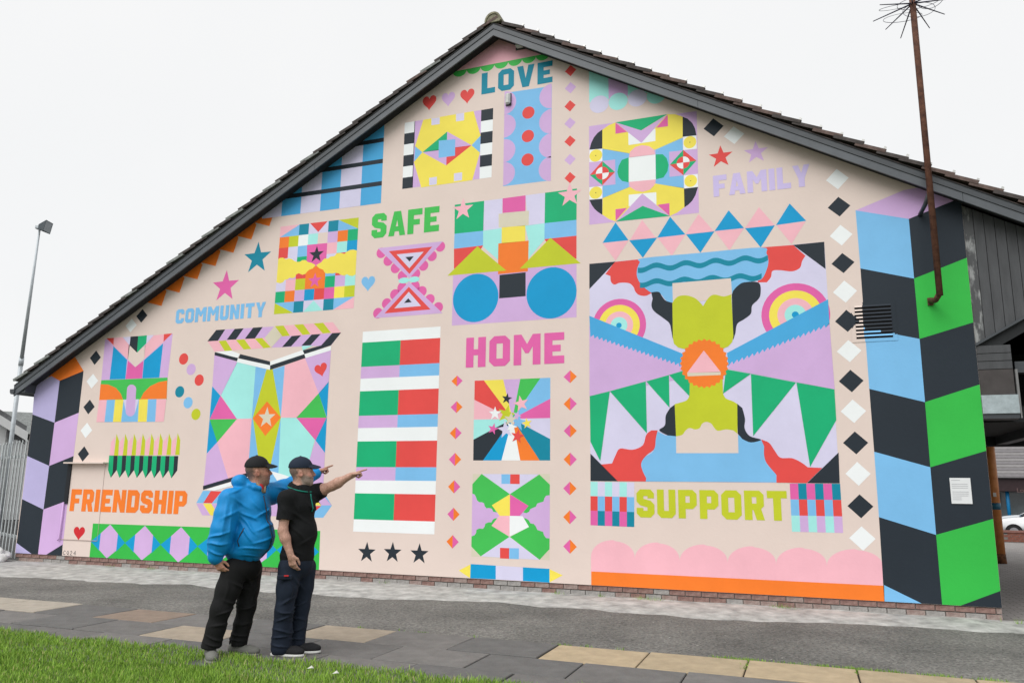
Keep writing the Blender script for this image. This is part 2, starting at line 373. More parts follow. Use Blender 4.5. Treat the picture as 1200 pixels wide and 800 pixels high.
# ---- patchwork panel with yellow clouds
m = Motif('painted_panel', 'patchwork panel of coloured squares split by yellow clouds', (315,250,6.667))
Q = ((93,105), (703,33), (663,740), (40,788)); L = m.quad(*Q)
def U(u, v): return L(u/8, v/8)
m.grid(*Q, [['sky','sky','teal','lav','lav','teal','sky','sky'], ['orange','lime','white','aqua','base','lil','orange','emer'], ['red','lav','sky','mag','mag','pink','aqua','blue'],
  ['lav','lav','emer','mag','mag','lav','red','lav'], ['lav','lil','red','orange','orange','sky','red','lav'], ['lav','pink','lime','orange','orange','emer','lil','aqua'],
  ['emer','orange','lil','blue','red','mag','yel','lime'], ['sky','sky','teal','lav','lav','teal','sky','sky']])
for col, q in [('pink',[(0,0),(2,0),(0,1)]), ('red',[(3.1,0),(4.9,0),(4,.9)]), ('lime',[(6,0),(8,0),(8,1)]), ('lime',[(0,7),(2,8),(0,8)]), ('aqua',[(4,7.05),(5,8),(3,8)]), ('pink',[(8,7),(8,8),(6,8)])]:
    m.k = 2; m.wp(col, [U(*a) for a in q])
m.p('yel', (74,357), (90,348), (110,346), (135,360), (155,352), (178,356), (200,372), (222,380), (245,378), (262,366), (285,364), (305,380), (345,390), (366,405), (345,430), (318,440), (300,455), (285,474), (262,480), (235,468), (215,476), (205,500), (185,507), (165,503), (145,516), (125,520), (112,538), (90,546), (60,540))
m.same().p('yel', (370,405), (400,380), (420,360), (442,352), (462,354), (482,338), (512,334), (530,314), (560,308), (590,318), (610,300), (635,286), (662,283), (688,290), (678,478), (655,490), (630,486), (612,476), (590,486), (565,482), (545,468), (520,464), (500,470), (475,468), (455,472), (436,462), (425,440), (395,430))
m.p('orange', (285,592), (290,468), (318,440), (345,430), (370,412), (398,430), (425,440), (437,465), (430,585)).same().p('mag', (300,247), (455,232), (449,345), (425,362), (412,380), (370,405), (340,390), (320,375), (298,350))
m.star('black', (373,322), 60).star('mag', (360,525), 54).done()
# ---- blue plaid under the verge
m = Motif('painted_plaid', 'blue and lavender stripes crossed by black bars under the verge', (280,120,5))
zb = m.w((545,628))[1]; xs = [m.w((x, y))[0] for x, y in ((135,680), (248,665), (360,652), (475,637), (588,621), (711,606), (832,589))]
for i, k in enumerate(('lav', 'azure', 'lav', 'azure', 'lav', 'azure')): m.k = 3; m.wp(k, [(xs[i], zb), (xs[i+1], zb), (xs[i+1], zb+4), (xs[i], zb+4)])
for a, b in (((838,487),(838,461)), ((845,356),(845,331)), ((852,231),(852,207))):
    m.k = 4; z0, z1 = m.w(a)[1], m.w(b)[1]; m.wp('black', [(xs[0], z0), (xs[6], z0), (xs[6], z1), (xs[0], z1)])
m.done()
# ---- castle panel
m = Motif('painted_panel', 'yellow panel with a central diamond between black and white checks', (440,100,5))
L = m.quad((172,221), (690,134), (680,539), (157,608))
m.wp('lil', [L(.115,0), L(.87,0), L(.87,1), L(.115,1)])
for i in range(6):
    m.k = 0; m.wp('black' if i % 2 else 'white', [L(0,i/6), L(.122,i/6), L(.122,(i+1)/6), L(0,(i+1)/6)])
    m.k = 0; m.wp('white' if i % 2 else 'black', [L(.87,i/6), L(1,i/6), L(1,(i+1)/6), L(.87,(i+1)/6)])
m.p('yel', (280,203), (575,152), (616,295), (563,352), (420,272), (275,393), (232,358)).same().p('yel', (275,393), (415,470), (563,352), (612,395), (568,556), (268,599), (225,450))
m.same().p('sky', (233,358), (275,393), (227,447)).same().p('sky', (616,296), (563,352), (612,394)).same().p('emer', (275,393), (420,272), (418,375)).same().p('lil', (420,272), (563,352), (418,372)).same().p('lil', (275,393), (415,470), (418,370)).same().p('red', (415,470), (563,352), (418,370))
m.p('sky', (371,325), (468,316), (466,413), (370,426))
for a in ((328,192,377,232), (472,166,520,210), (315,540,360,585), (460,514,508,560)):
    x0, y0, x1, y1 = a; m.k = 2; m.p('lav', (x0,y0+3), (x1,y0-4), (x1-1,y1-4), (x0,y1+3))
m.done()
# ---- dot panel
m = Motif('painted_panel', 'sky blue panel with three red dots and lilac scallops down the sides', (440,100,5))
m.p('sky', (757,46), (1034,5), (1028,557), (748,592))
for y in (105,240,385,520): m.k = 1; m.ell('lil', (757-.055*(y-46)*.3,y), 68, 68, -90, 90)
for y in (62,210,352,488): m.k = 1; m.ell('lil', (1033-.01*y,y), 72, 72, 90, 270)
for c_ in ((896,161), (893,298), (891,436)): m.k = 1; m.ell('red', c_, 36)
m.done()
# ---- train panel
m = Motif('painted_panel', 'block panel like an engine with two big blue wheels and lime triangles', (500,215,5))
for col, q in [('emer',((165,125),(337,102),(332,277),(163,295))), ('lav',((337,102),(445,89),(440,262),(331,277))), ('lav',((578,70),(694,55),(691,233),(596,246))), ('emer',((694,55),(880,30),(878,213),(691,233))),
    ('sky',((163,295),(331,277),(330,363),(160,383))), ('aqua',((331,277),(440,262),(437,350),(420,352),(418,447),(330,370))), ('aqua',((577,248),(691,233),(690,330),(597,440),(597,335))), ('sky',((691,233),(878,213),(878,306),(690,326))),
    ('red',((160,383),(330,363),(290,440),(160,500))), ('red',((690,326),(878,306),(878,442),(740,400))), ('lil',((155,533),(878,468),(878,783),(148,832)))]:
    m.k = 0; m.p(col, *q)
for col, q in [('mag',((445,88),(580,70),(579,161),(445,173))), ('cream',((422,178),(600,160),(597,246),(422,258))), ('yel',((440,258),(578,246),(578,337),(440,352))), ('orange',((420,352),(598,335),(593,515),(418,532))), ('black',((427,536),(580,520),(580,660),(425,673)))]:
    m.k = 1; m.p(col, *q)
m.p('lime', (298,368), (467,510), (122,540)).same().p('lime', (725,318), (902,467), (545,500))
m.k = 2; m.ell('blue', (286,670), 133, 141); m.k = 2; m.ell('blue', (730,640), 147, 150)
m.k = 3; m.star('pink', (213,152), 63); m.k = 3; m.star('pink', (838,68), 72); m.done()
# ---- hourglass
m = Motif('painted_hourglass', 'pink scalloped hourglass of two nested triangles', (430,275,8))
for c_ in [(135,170),(200,243),(268,312),(334,385),(688,112),(610,200),(530,290),(455,365),(103,735),(185,645),(262,560),(330,495),(668,680),(590,605),(515,530),(450,482)]: m.k = 0; m.ell('mag', c_, 45)
for col, q in [('lil',((103,127),(712,62),(398,408))), ('red',((205,155),(612,113),(398,368))), ('lav',((278,185),(532,160),(398,315))), ('black',((360,210),(440,203),(400,252)))]: m.p(col, *q)
m.k = 1
for col, q in [('lil',((395,440),(710,735),(73,781))), ('red',((393,488),(597,700),(165,737))), ('lav',((393,535),(508,668),(258,690))), ('black',((388,595),(420,632),(348,640)))]: m.p(col, *q)
m.k = 5; m.ell('aqua', (346,429), 49, 27); m.k = 5; m.ell('aqua', (443,419), 49, 27); m.done()
# ---- striped flag
m = Motif('painted_flag', 'tall banner of white, green, red, lilac and blue stripes')
xl, xm, xr = -0.6172*D, W(469.6,399)[0], -0.4872*D
ys = [388.6,401.4,429.8,443.6,458.4,487,501.4,517,547,562.4,577.6,608,622.4]; zs = []
for y in ys: zs.append(W(425-(y-388.6)*.047, y)[1])
kind = ['w','g','l','w','g','l','w','g','l','w','g','w']
for i, k in enumerate(kind):
    a, b = {'w': ('white','white'), 'g': ('emer','red'), 'l': ('lil','sky')}[k]
    m.k = 0; m.wp(a, [(xl,zs[i]),(xm,zs[i]),(xm,zs[i+1]),(xl,zs[i+1])]); m.k = 0; m.wp(b, [(xm,zs[i]),(xr,zs[i]),(xr,zs[i+1]),(xm,zs[i+1])])
m.done()
# ---- star burst
m = Motif('painted_panel', 'square of many-coloured rays bursting from a cluster of stars', (550,440,7.62))
B = [(45,215),(48,45),(130,42),(303,35),(455,29),(635,22),(723,18),(723,205),(722,378),(722,565),(722,756),(628,756),(455,756),(287,756),(122,756),(35,756),(37,570),(40,392),(45,215)]
cx = (385,385)
for col, i, j in [('red',0,2),('yel',2,3),('lil',3,4),('grn',4,5),('sky',5,7),('mag',7,8),('lav',8,9),('teal',9,11),('orange',11,12),('white',12,13),('blue',13,14),('black',14,16),('aqua',16,17),('pink',17,18)]:
    m.k = 0; m.p(col, cx, *B[i:j+1])
for col, c_, r_, a in [('lime',(330,345),82,15),('lav',(325,480),78,-8),('sky',(435,415),78,10),('white',(378,455),52,20),('lil',(425,355),42,25),('cream',(368,390),62,8),('pink',(462,250),72,-12),('black',(335,205),48,10),('white',(230,338),60,0),('mag',(212,475),50,15),('yel',(515,425),48,-10),('red',(430,540),62,10)]:
    m.star(col, c_, r_, a)
m.done()
# ---- green cross panel
m = Motif('painted_panel', 'panel with a green scalloped cross round four coloured petals', (520,540,5))
m.p('cream', (170,75), (622,75), (620,580), (162,558)); m.p('lav', (225,75), (558,77), (388,194)).same().p('lav', (217,557), (385,443), (562,578)).same().p('lil', (168,140), (388,320), (163,500)).same().p('lil', (622,140), (388,320), (620,520))
m.p('grn', (222,75), (388,193), (282,258), (312,300), (290,296), (282,278), (265,274), (250,276), (240,262), (236,246), (222,240), (208,240), (196,230), (188,208), (182,196), (168,190), (168,135)).same().p('grn', (560,78), (622,138), (621,199), (600,202), (590,216), (585,236), (566,242), (548,248), (540,266), (522,274), (508,280), (500,296), (485,304), (465,300), (497,262), (388,193))
m.same().p('grn', (322,334), (280,378), (385,443), (217,557), (162,500), (163,440), (180,434), (190,420), (192,402), (208,394), (230,396), (240,382), (244,366), (262,358), (280,358), (288,342), (302,334)).same().p('grn', (460,334), (500,385), (388,443), (562,577), (620,515), (620,452), (600,450), (588,434), (582,414), (564,408), (548,402), (540,382), (528,368), (508,364), (498,346), (480,334))
m.p('yel', (388,194), (388,320), (328,320), (282,258)).same().p('mag', (388,194), (497,262), (445,320), (388,320)).same().p('pink', (325,320), (386,320), (386,441), (280,378)).same().p('white', (386,320), (462,322), (500,385), (386,441))
for col, q in [('sky',((338,77),(390,77),(389,133),(338,133))), ('red',((390,77),(445,77),(445,134),(389,133))), ('red',((330,507),(384,509),(383,571),(330,569))), ('sky',((384,509),(441,510),(440,573),(383,571)))]: m.k = 3; m.p(col, *q)
m.done()
m = Motif('painted_bar', 'blue and lavender bar with yellow pointed ends', (520,540,5))
for col, q in [('blue',((158,602),(305,611),(305,692),(155,685))), ('lav',((305,611),(464,621),(464,701),(305,692))), ('blue',((464,621),(620,630),(620,711),(464,701))), ('yel',((157,604),(155,685),(88,640))), ('yel',((620,632),(697,668),(620,709)))]: m.k = 0; m.p(col, *q)
m.done()
# ---- family panel
m = Motif('painted_panel', 'large rounded yellow panel with black corners and red and green diamonds', (680,120,5.333))
m.p('lil', (55,150), (727,55), (742,690), (57,765))
m.p('yel', (138,172), (180,142), (220,126), (545,75), (595,75), (640,90), (640,222), (470,296), (305,320), (138,291)).same().p('yel', (140,598), (303,530), (472,508), (648,535), (651,655), (605,690), (560,710), (222,745), (180,730), (138,702))
m.same().p('sky', (138,290), (305,319), (303,531), (140,599)).same().p('sky', (470,296), (640,221), (648,537), (472,508))
m.same().p('black', (138,170), (138,290), (57,298), (68,255), (85,220), (108,192)).same().p('black', (57,610), (138,603), (138,703), (110,685), (88,665), (70,638)).same().p('black', (640,90), (672,104), (700,130), (718,165), (726,207), (640,217)).same().p('black', (648,540), (736,529), (720,580), (700,615), (675,640), (651,656))
for q, c_ in [(((57,297),(138,290),(138,368),(57,375)),(97,333)), (((57,530),(138,523),(138,602),(57,609)),(97,565)), (((642,216),(726,207),(728,291),(643,299)),(685,250)), (((647,456),(734,447),(737,529),(649,539)),(690,491))]:
    m.k = 2; m.p('white', *q).ell('yel', c_, 40, 38).ell('black', c_, 3)
for tl, c_, P, cols in [(((57,376),(218,358),(220,513),(57,529)),(138,443),((60,455),(138,368),(217,436),(138,518)),('red','emer','red','emer')), (((555,310),(726,292),(730,448),(558,466)),(643,377),((560,390),(643,298),(726,365),(645,456)),('emer','red','emer','red'))]:
    m.k = 3; m.p('lil', *tl)
    for i in range(4): m.k = 4; m.p(cols[i], c_, P[i], P[(i+1) % 4])
    cc = ('white','red','white','red') if cols[0] == 'red' else ('red','white','red','white')
    x, z = m.w(c_); rr = abs(m.w((c_[0]+41,c_[1]))[0]-x)
    for i in range(4):
        m.k = 5; a0 = 90+90*(1-i); m.wp(cc[i], [(x, z)]+[(x+rr*math.cos(R_(a0-90*t/8+0)), z+rr*math.sin(R_(a0-90*t/8))) for t in range(9)])
m.k = 3; m.p('white', (303,345), (470,325), (472,482), (303,498)).same().p('pink', (305,346), (312,308), (343,280), (385,268), (430,274), (460,296), (469,326)).same().p('pink', (303,498), (472,482), (463,518), (435,546), (390,560), (345,551), (313,530))
m.same().p('emer', (303,345), (260,360), (240,398), (232,435), (240,468), (262,492), (303,500)).same().p('emer', (471,326), (515,325), (540,350), (552,390), (545,432), (520,470), (473,481))
m.k = 3; m.p('white', (300,192), (470,166), (470,242), (302,268)).p('lil', (220,126), (382,176), (542,78), (382,254)).p('emer', (220,126), (545,75), (380,176)).same().p('mag', (220,128), (293,186), (220,197)).same().p('mag', (546,78), (548,150), (474,160))
m.k = 3; m.p('white', (303,578), (475,562), (476,640), (303,650)).p('lil', (388,570), (560,710), (390,648), (222,745)).p('emer', (390,647), (560,710), (222,745)).same().p('mag', (220,668), (292,660), (221,741)).same().p('mag', (557,630), (558,708), (482,641))
m.done()
# ---- hanging drops at the top
m = Motif('painted_drops', 'aqua and lavender rounded stripes hanging below the verge', (660,70,5))
for col, x, y, x0, x1 in [('aqua',213,262,152,266), ('lil',322,245,266,379), ('aqua',432,225,379,492), ('lav',545,208,492,600)]:
    X0, X1 = m.w((x0,200))[0], m.w((x1,200))[0]; z = m.w((x,y-20))[1]; m.k = 0; m.wp(col, [(X0,z),(X1,z),(X1,z+3),(X0,z+3)])
for col, x, y in [('lav',211,262), ('aqua',322,245), ('lav',434,225), ('aqua',545,208)]: m.k = 1; m.ell(col, (x,y), 56, 50)
m.done()
# ---- bunting triangles
for i, P in enumerate([((155,115),(212,193),(98,205)), ((272,104),(332,182),(218,193)), ((395,90),(462,168),(338,182)), ((520,78),(588,155),(462,167)), ((652,62),(720,140),(590,153)), ((785,48),(855,128),(724,140)), ((920,32),(993,108),(860,127))]):
    Motif('painted_triangle', None, (680,230,3.75)).p('blue' if i % 2 == 0 else 'pink', *P).done()
for i, P in enumerate([((98,206),(212,194),(155,283)), ((215,194),(338,182),(275,270)), ((340,182),(462,168),(402,262)), ((465,168),(590,154),(528,248)), ((592,153),(720,140),(655,237)), ((724,141),(855,128),(793,225)), ((862,127),(990,111),(928,210))]):
    Motif('painted_triangle', None, (680,230,3.75)).p('blue' if i % 2 else 'pink', *P).done()
# ---- the big square
m = Motif('painted_panel', 'largest square panel with rainbows, saw-edged blue bands, pennants and a lime figure'); T1, T2 = (680,230,3.75), (680,400,3.75)
m.p('lav', (690.7,309.2), (965.9,283.3), (984,565.9), (692,563.2))
m.T = T1
m.p('black', (40,297), (155,287), (40,408)).same().p('black', (935,214), (1072,200), (1078,320)).same()
def smooth(P, n=4):
    P = [Vector((a, b, 0)) for a, b in P]; out = []
    for i in range(len(P)):
        p0, p1, p2, p3 = P[i-1], P[i], P[(i+1) % len(P)], P[(i+2) % len(P)]
        for k in range(n):
            t = k/n; q = .5*((2*p1)+(p2-p0)*t+(2*p0-5*p1+4*p2-p3)*t*t+(3*p1-p0-3*p2+p3)*t**3); out.append((q.x, q.y))
    return out
def osm(P, n=4): return smooth([P[0]]+list(P)+[P[-1]], n)[n:n*len(P)]+[P[-1]]
m.p('red', (152,288), (285,274), (300,300), (290,380), (320,420), *osm([(308,428),(285,438),(255,432),(240,415),(235,400),(215,382),(175,380),(150,388),(135,375),(132,350)]), (110,342))
m.same().p('red', (780,226), (935,214), (990,262), *osm([(988,264),(975,285),(965,315),(930,330),(880,325),(845,328),(838,355),(820,378)]), (780,378))
for c_, s_ in (((170,567),1), ((945,520),1.285)):
    m.k = 2
    for col, r_ in (('mag',118),('yel',91),('pink',62),('aqua',37),('blue',12)): m.ell(col, c_, r_*s_)
k0 = 8; m.k = k0
m.p('lil', (40,570), (450,715), (449,800), (41,877)).same().p('lil', (650,715), (1092,520), (1118,848), (650,758))
def saw(a, b, n, amp):
    out = []
    for i in range(n):
        t = i/n; x, y = a[0]+(b[0]-a[0])*t, a[1]+(b[1]-a[1])*t; out += [(x, y), (x+(b[0]-a[0])*.75/n, y+(b[1]-a[1])*.75/n+amp)]
    return out
m.p('azure', (40,525), (452,692), *saw((450,738), (40,602), 22, 15)).same().p('azure', (645,688), (1089,452), (1095,560), *saw((1095,556), (645,734), 20, 15))
m.k = 3
m.p('sky', *smooth([(275,272),(535,248),(795,225),(818,250),(827,285),(818,325),(795,365),(740,380),(668,430),(535,440),(405,466),(375,455),(355,430),(330,420),(310,422),(270,390),(250,355),(250,320),(262,290)]))
def ribbon(x0, y0, x1, y1, per, ph, amp, th, n=60):
    a = []; b = []
    for i in range(n+1):
        t = i/n; x = x0+(x1-x0)*t; y = y0+(y1-y0)*t+amp*math.sin(2*math.pi*(x-ph)/per); a.append((x, y-th/2)); b.append((x, y+th/2))
    return a+b[::-1]
m.p('teal', *ribbon(253,318,825,272,130,365,9,23)).same().p('teal', *ribbon(262,384,797,352,122,365,8,23))
m.p('base', (405,382), (662,360), (668,445), (407,475))
m.p('black', *osm([(312,422),(345,420),(360,440),(375,458),(405,468)]), (412,640), *osm([(405,620),(400,590),(392,558),(365,535),(325,505),(313,480),(318,450)])).same().p('black', (666,432), *osm([(672,415),(690,395),(720,378),(785,380),(792,430),(780,455),(755,480),(750,515),(720,540),(690,560),(682,600)]), (672,632))
m.p('lime', (405,468), *osm([(415,452),(435,438),(470,436),(505,448),(530,470)]), (540,482), *osm([(552,462),(570,440),(592,432),(630,440),(664,431)]), (673,615), (668,640), (650,660), (620,672), (470,674), (430,664), (412,648), (407,625))
m.T = T2; m.k = 10
for q in [((42,240),(130,218),(88,525),(45,440)), ((130,218),(288,175),(293,403)), ((290,175),(390,147),(392,290)), ((390,147),(460,126),(490,150),(485,245)), ((628,228),(640,122),(750,142)), ((750,142),(948,180),(760,415)), ((950,180),(1117,210),(1125,345),(1010,550))]: m.k = 10; m.p('emer', *q)
m.p('red', *osm([(340,390),(332,425),(326,470),(290,500),(268,535),(275,570),(290,600)]), (288,614), (165,613), (90,540), *osm([(140,535),(155,500),(175,470),(230,475),(275,455),(290,410),(312,390)]))
m.same().p('red', *osm([(795,430),(830,445),(855,480),(880,510),(930,512),(970,530),(1000,552)]), (1063,555), (995,621), (862,619), *osm([(862,585),(820,535),(808,500),(808,460)]))
m.same().p('black', (45,492), (165,613), (45,612)).same().p('black', (1135,487), (1140,622), (997,621))
m.k = 10; m.p('sky', (340,395), (375,412), (420,415), (692,408), (740,440), (795,432), *osm([(808,460),(812,510),(845,555),(864,592)]), (862,618), (288,614), *osm([(287,592),(267,550),(280,512),(322,480),(332,430)]))
m.k = 12; m.p('base', (420,345), (692,345), (695,490), (422,490)).p('lime', (482,150), (625,150), (627,215), *osm([(628,230),(640,250),(670,262),(690,274)]), (691,405), *osm([(672,390),(640,386),(605,392),(588,378),(575,360),(553,353),(535,362),(525,380),(505,386),(480,380),(462,392),(448,410),(421,416)]), (415,275), *osm([(440,268),(468,258),(480,238)]))
m.k = 12; m.p('black', (418,275), (421,416), *osm([(385,412),(347,390),(372,368),(376,325),(395,292)])).same().p('black', (688,272), *osm([(712,292),(724,340),(722,380),(745,415),(795,431),(750,443),(712,428)]), (692,404))
G_ = []
for i in range(56):
    a = 2*math.pi*i/56; rr = 100 if i % 2 else 109; G_.append((545+rr*.99*math.cos(a), 97+rr*math.sin(a)))
m.k = 14; m.p('orange', *G_).p('pink', (543,40), (617,134), (470,138)).same().p('cream', (470,138), (617,133), (617,147), (472,153)); m.done()
# ---- checks and scallops at the foot
m = Motif('painted_checks', 'small block of aqua, red and pink checks before the SUPPORT lettering', (680,540,3.333))
m.grid((40,80), (211,83), (211,257), (40,250), [['aqua','lav']*3, ['red','sky']*3, ['mag','teal']*3]); m.done()
m = Motif('painted_checks', 'small block of teal, red and aqua checks after the SUPPORT lettering', (680,540,3.333))
m.grid((818,87), (1015,88), (1027,280), (827,275), [['mag','teal']*3, ['sky','red']*3, ['aqua','lil']*3]); m.done()
m = Motif('painted_scallops', 'pink scallops on an orange band along the base', (680,540,3.333))
bx = [42,213,388,575,765,963,1182]; tp = [308,317,325,332,337,343]
for i in range(6):
    a, b, y = bx[i], bx[i+1], tp[i]; c_ = (a+b)/2; r_ = (b-a)/2
    P = [(c_-r_*math.cos(t), y+66-66*math.sin(t)**.92+(4 if t > 1.6 else 0)) for t in np.linspace(0, math.pi, 25)]
    m.k = 0; m.p('pink', (a, 445+i*7.5), *P, (b, 455+i*7.5))
m.p('orange', (43,430), (1186,486), (1192,552), (43,485)); m.done()
# ---- pink gable top with green scallops
m = Motif('painted_gable_top', 'pink gable peak edged with green scallops', (440,10,5))
m.p('pink', (440,380), (500,366), (975,268), (1000,260), (720,100))
for i in range(7):
    t = (i-.5)/5; m.ell('grn', (535+(940-535)*t, 356+(277-356)*t), 41, 36, 180, 360); m.k -= 1
m.done()
# ---- lettering
s = .26
def octo(w, c=.16): return [(c,0),(w-c,0),(w,c),(w,1-c),(w-c,1),(c,1),(0,1-c),(0,c)]
FONT = {
 'H': (.67, [[(0,0),(s,0),(s,.4),(.41,.4),(.41,0),(.67,0),(.67,1),(.41,1),(.41,.6),(s,.6),(s,1),(0,1)]]),
 'O': (.69, [octo(.69), [(.24,.25),(.24,.75),(.45,.75),(.45,.25)]]),
 'M': (.87, [[(0,0),(.25,0),(.25,.6),(.38,.38),(.49,.38),(.62,.6),(.62,0),(.87,0),(.87,1),(.62,1),(.435,.68),(.25,1),(0,1)]]),
 'E': (.63, [[(0,0),(.63,0),(.63,.25),(s,.25),(s,.39),(.52,.39),(.52,.6),(s,.6),(s,.75),(.63,.75),(.63,1),(0,1)]]),
 'F': (.62, [[(0,0),(s,0),(s,.36),(.52,.36),(.52,.58),(s,.58),(s,.75),(.62,.75),(.62,1),(0,1)]]),
 'L': (.6, [[(0,0),(.6,0),(.6,.25),(s,.25),(s,1),(0,1)]]),
 'T': (.66, [[(.2,0),(.46,0),(.46,.75),(.66,.75),(.66,1),(0,1),(0,.75),(.2,.75)]]),
 'I': (.26, [[(0,0),(.26,0),(.26,1),(0,1)]]),
 'P': (.66, [[(0,0),(s,0),(s,.33),(.52,.33),(.66,.47),(.66,.86),(.52,1),(0,1)], [(s,.55),(s,.78),(.41,.78),(.41,.55)]]),
 'R': (.67, [[(0,0),(s,0),(s,.34),(.3,.34),(.4,0),(.67,0),(.56,.38),(.66,.48),(.66,.86),(.52,1),(0,1)], [(s,.56),(s,.78),(.41,.78),(.41,.56)]]),
 'D': (.68, [[(0,0),(.52,0),(.68,.16),(.68,.84),(.52,1),(0,1)], [(s,.25),(s,.75),(.43,.75),(.43,.25)]]),
 'N': (.7, [[(0,0),(.25,0),(.25,.5),(.45,0),(.7,0),(.7,1),(.45,1),(.45,.5),(.25,1),(0,1)]]),
 'S': (.66, [[(.14,0),(.52,0),(.66,.15),(.66,.46),(.52,.6),(.26,.66),(.26,.76),(.41,.76),(.41,.68),(.65,.68),(.65,.86),(.52,1),(.14,1),(0,.86),(0,.56),(.13,.43),(.4,.36),(.4,.24),(.25,.24),(.25,.34),(0,.34),(0,.14)]]),
 'U': (.67, [[(.14,0),(.53,0),(.67,.15),(.67,1),(.42,1),(.42,.25),(.25,.25),(.25,1),(0,1),(0,.15)]]),
 'A': (.74, [[(0,0),(.25,0),(.28,.18),(.46,.18),(.49,0),(.74,0),(.52,1),(.22,1)], [(.32,.38),(.37,.66),(.42,.38)]]),
 'V': (.74, [[(.23,0),(.51,0),(.74,1),(.48,1),(.37,.4),(.26,1),(0,1)]]),
 'Y': (.74, [[(.24,0),(.5,0),(.5,.38),(.74,1),(.49,1),(.37,.64),(.25,1),(0,1),(.24,.38)]]),
 'C': (.66, [[(.14,0),(.52,0),(.66,.15),(.66,.36),(.42,.36),(.42,.25),(.25,.25),(.25,.75),(.42,.75),(.42,.64),(.66,.64),(.66,.85),(.52,1),(.14,1),(0,.85),(0,.15)]]),
}
def word(text, col, T, tl, tr, br, bl, label, gap=.1):
    mo = Motif('painted_lettering', label, T); q = [mo.w(k) for k in (tl, tr, br, bl)]
    x0, x1 = (q[0][0]+q[3][0])/2, (q[1][0]+q[2][0])/2; z1, z0 = (q[0][1]+q[1][1])/2, (q[2][1]+q[3][1])/2
    wd = sum(FONT[k][0] for k in text)+gap*(len(text)-1); kx = (x1-x0)/wd; x = 0; y = -.0024
    for k in text:
        wk, loops = FONT[k]; vs = [Vector((x0+(x+a)*kx, z0+b*(z1-z0), 0)) for lp in loops for a, b in lp]; pl = []; i = 0
        for lp in loops: pl.append(vs[i:i+len(lp)]); i += len(lp)
        fs = []
        for a, b, c_ in tessellate_polygon(pl):
            ar = (vs[b]-vs[a]).cross(vs[c_]-vs[a]).z; fs.append((a, b, c_) if ar > 0 else (a, c_, b))
        mo.mb.add([(v.x, y, v.y) for v in vs], fs, paint(col)); x += wk+gap
    return mo.done()
word('FRIENDSHIP', 'orange', (0,520,5), (422,264), (1114,274), (1075,410), (406,393), 'orange FRIENDSHIP lettering', .08)
word('COMMUNITY', 'sky', (0,0,1), (207.3,362.7), (312.5,353.4), (310,371.5), (205.2,379), 'sky blue COMMUNITY lettering', .1)
word('SAFE', 'grn', (280,230,5), (783,103), (1176,60), (1171,206), (775,245), 'green SAFE lettering', .09)
word('HOME', 'mag', (520,380,6.667), (176,105), (942,60), (941,303), (173,337), 'hot pink HOME lettering', .12)
word('LOVE', 'teal', (440,10,5), (626,381), (1041,305), (1034,430), (618,508), 'teal LOVE lettering', .13)
word('FAMILY', 'fam', (820,170,8.571), (134,312), (1118,188), (1098,412), (138,522), 'lavender FAMILY lettering', .09)
word('SUPPORT', 'lime', (680,540,3.333), (220,108), (811,118), (806,233), (220,219), 'lime SUPPORT lettering', .1)
# artist's small initials
mo = Motif('painted_lettering', 'tiny dark initials and year by the base')
def stroke(pts, t=.009):
    for a, b in zip(pts, pts[1:]):
        d = Vector((b[0]-a[0], b[1]-a[1])).normalized()*t/2; n = (-d.y, d.x)
        mo.k = 0; mo.wp('black', [(a[0]-d.x+n[0], a[1]-d.y+n[1]), (a[0]-d.x-n[0], a[1]-d.y-n[1]), (b[0]+d.x-n[0], b[1]+d.y-n[1]), (b[0]+d.x+n[0], b[1]+d.y+n[1])])
x, z = W(73.5,649.3); h = .072
for k, pl in enumerate(([(.8,.85),(.4,1),(0,.6),(.1,.1),(.5,0),(.8,.15)], [(.4,1),(0,.5),(.4,0),(.8,.5),(.4,1)], [(0,.8),(.4,1),(.7,.7),(0,0),(.8,0)], [(.6,0),(.6,1),(0,.35),(.8,.35)])):
    stroke([(x+.01+(k*1.35+a)*h*.9, z+b*h) for a, b in pl])
stroke([(x+.01+2.15*h*.9*.86, z+.02), (x+.01+2.5*h*.9*.86, z-.005)])
mo.done()

# ================================================================ rest of the building
DEEP = 12.0
m_barge = mat('dark_grey_paint', (.055, .062, .07), rough=.45, var=.16, scale=3, spec=.4, stretch=(.4, 1, 4), bump=.1, bscale=30)
m_barge2 = mat('slate_grey_paint', (.09, .1, .112), rough=.42, var=.16, scale=3, spec=.4, bump=.1, bscale=30)
m_soffit = mat('black_soffit', (.018, .02, .022), rough=.7, var=.2)
m_tile = mat('weathered_roof_tile', (.06, .05, .047), rough=.85, var=.45, scale=9, bump=.5, bscale=40, var2=(.15, .115, .105))
m_lichen = mat('lichen_mortar', (.2, .19, .13), rough=.9, var=.3, scale=20, bump=.5, var2=(.36, .34, .24))
m_brick = mat('plinth_brick_red', (.2, .1, .085), rough=.9, var=.35, scale=12, bump=.5, bscale=50, var2=(.36, .24, .21))
m_brick2 = mat('plinth_brick_pink', (.27, .17, .15), rough=.9, var=.3, scale=14, bump=.5, bscale=50, var2=(.4, .33, .3))
m_brickg = mat('plinth_brick_grey', (.27, .26, .25), rough=.9, var=.25, scale=14, bump=.5, bscale=50, var2=(.42, .4, .38))
m_mortar = mat('mortar', (.2, .19, .175), rough=.95, var=.25, scale=15, bump=.4)
bodyb = MB()
bodyb.box((WXL, .3, -.05), (WXL+.3, DEEP, roofz(WXL)), m_plain)
bodyb.box((WXR-.3, .3, -.05), (WXR, DEEP, roofz(WXR)-.1), m_plain)
bodyb.prism([(WXL+.3, -.05), (WXR-.3, -.05), (WXR-.3, roofz(WXR-.3)), (AX, AZ), (WXL+.3, roofz(WXL+.3))], DEEP-.3, DEEP, m_plain)
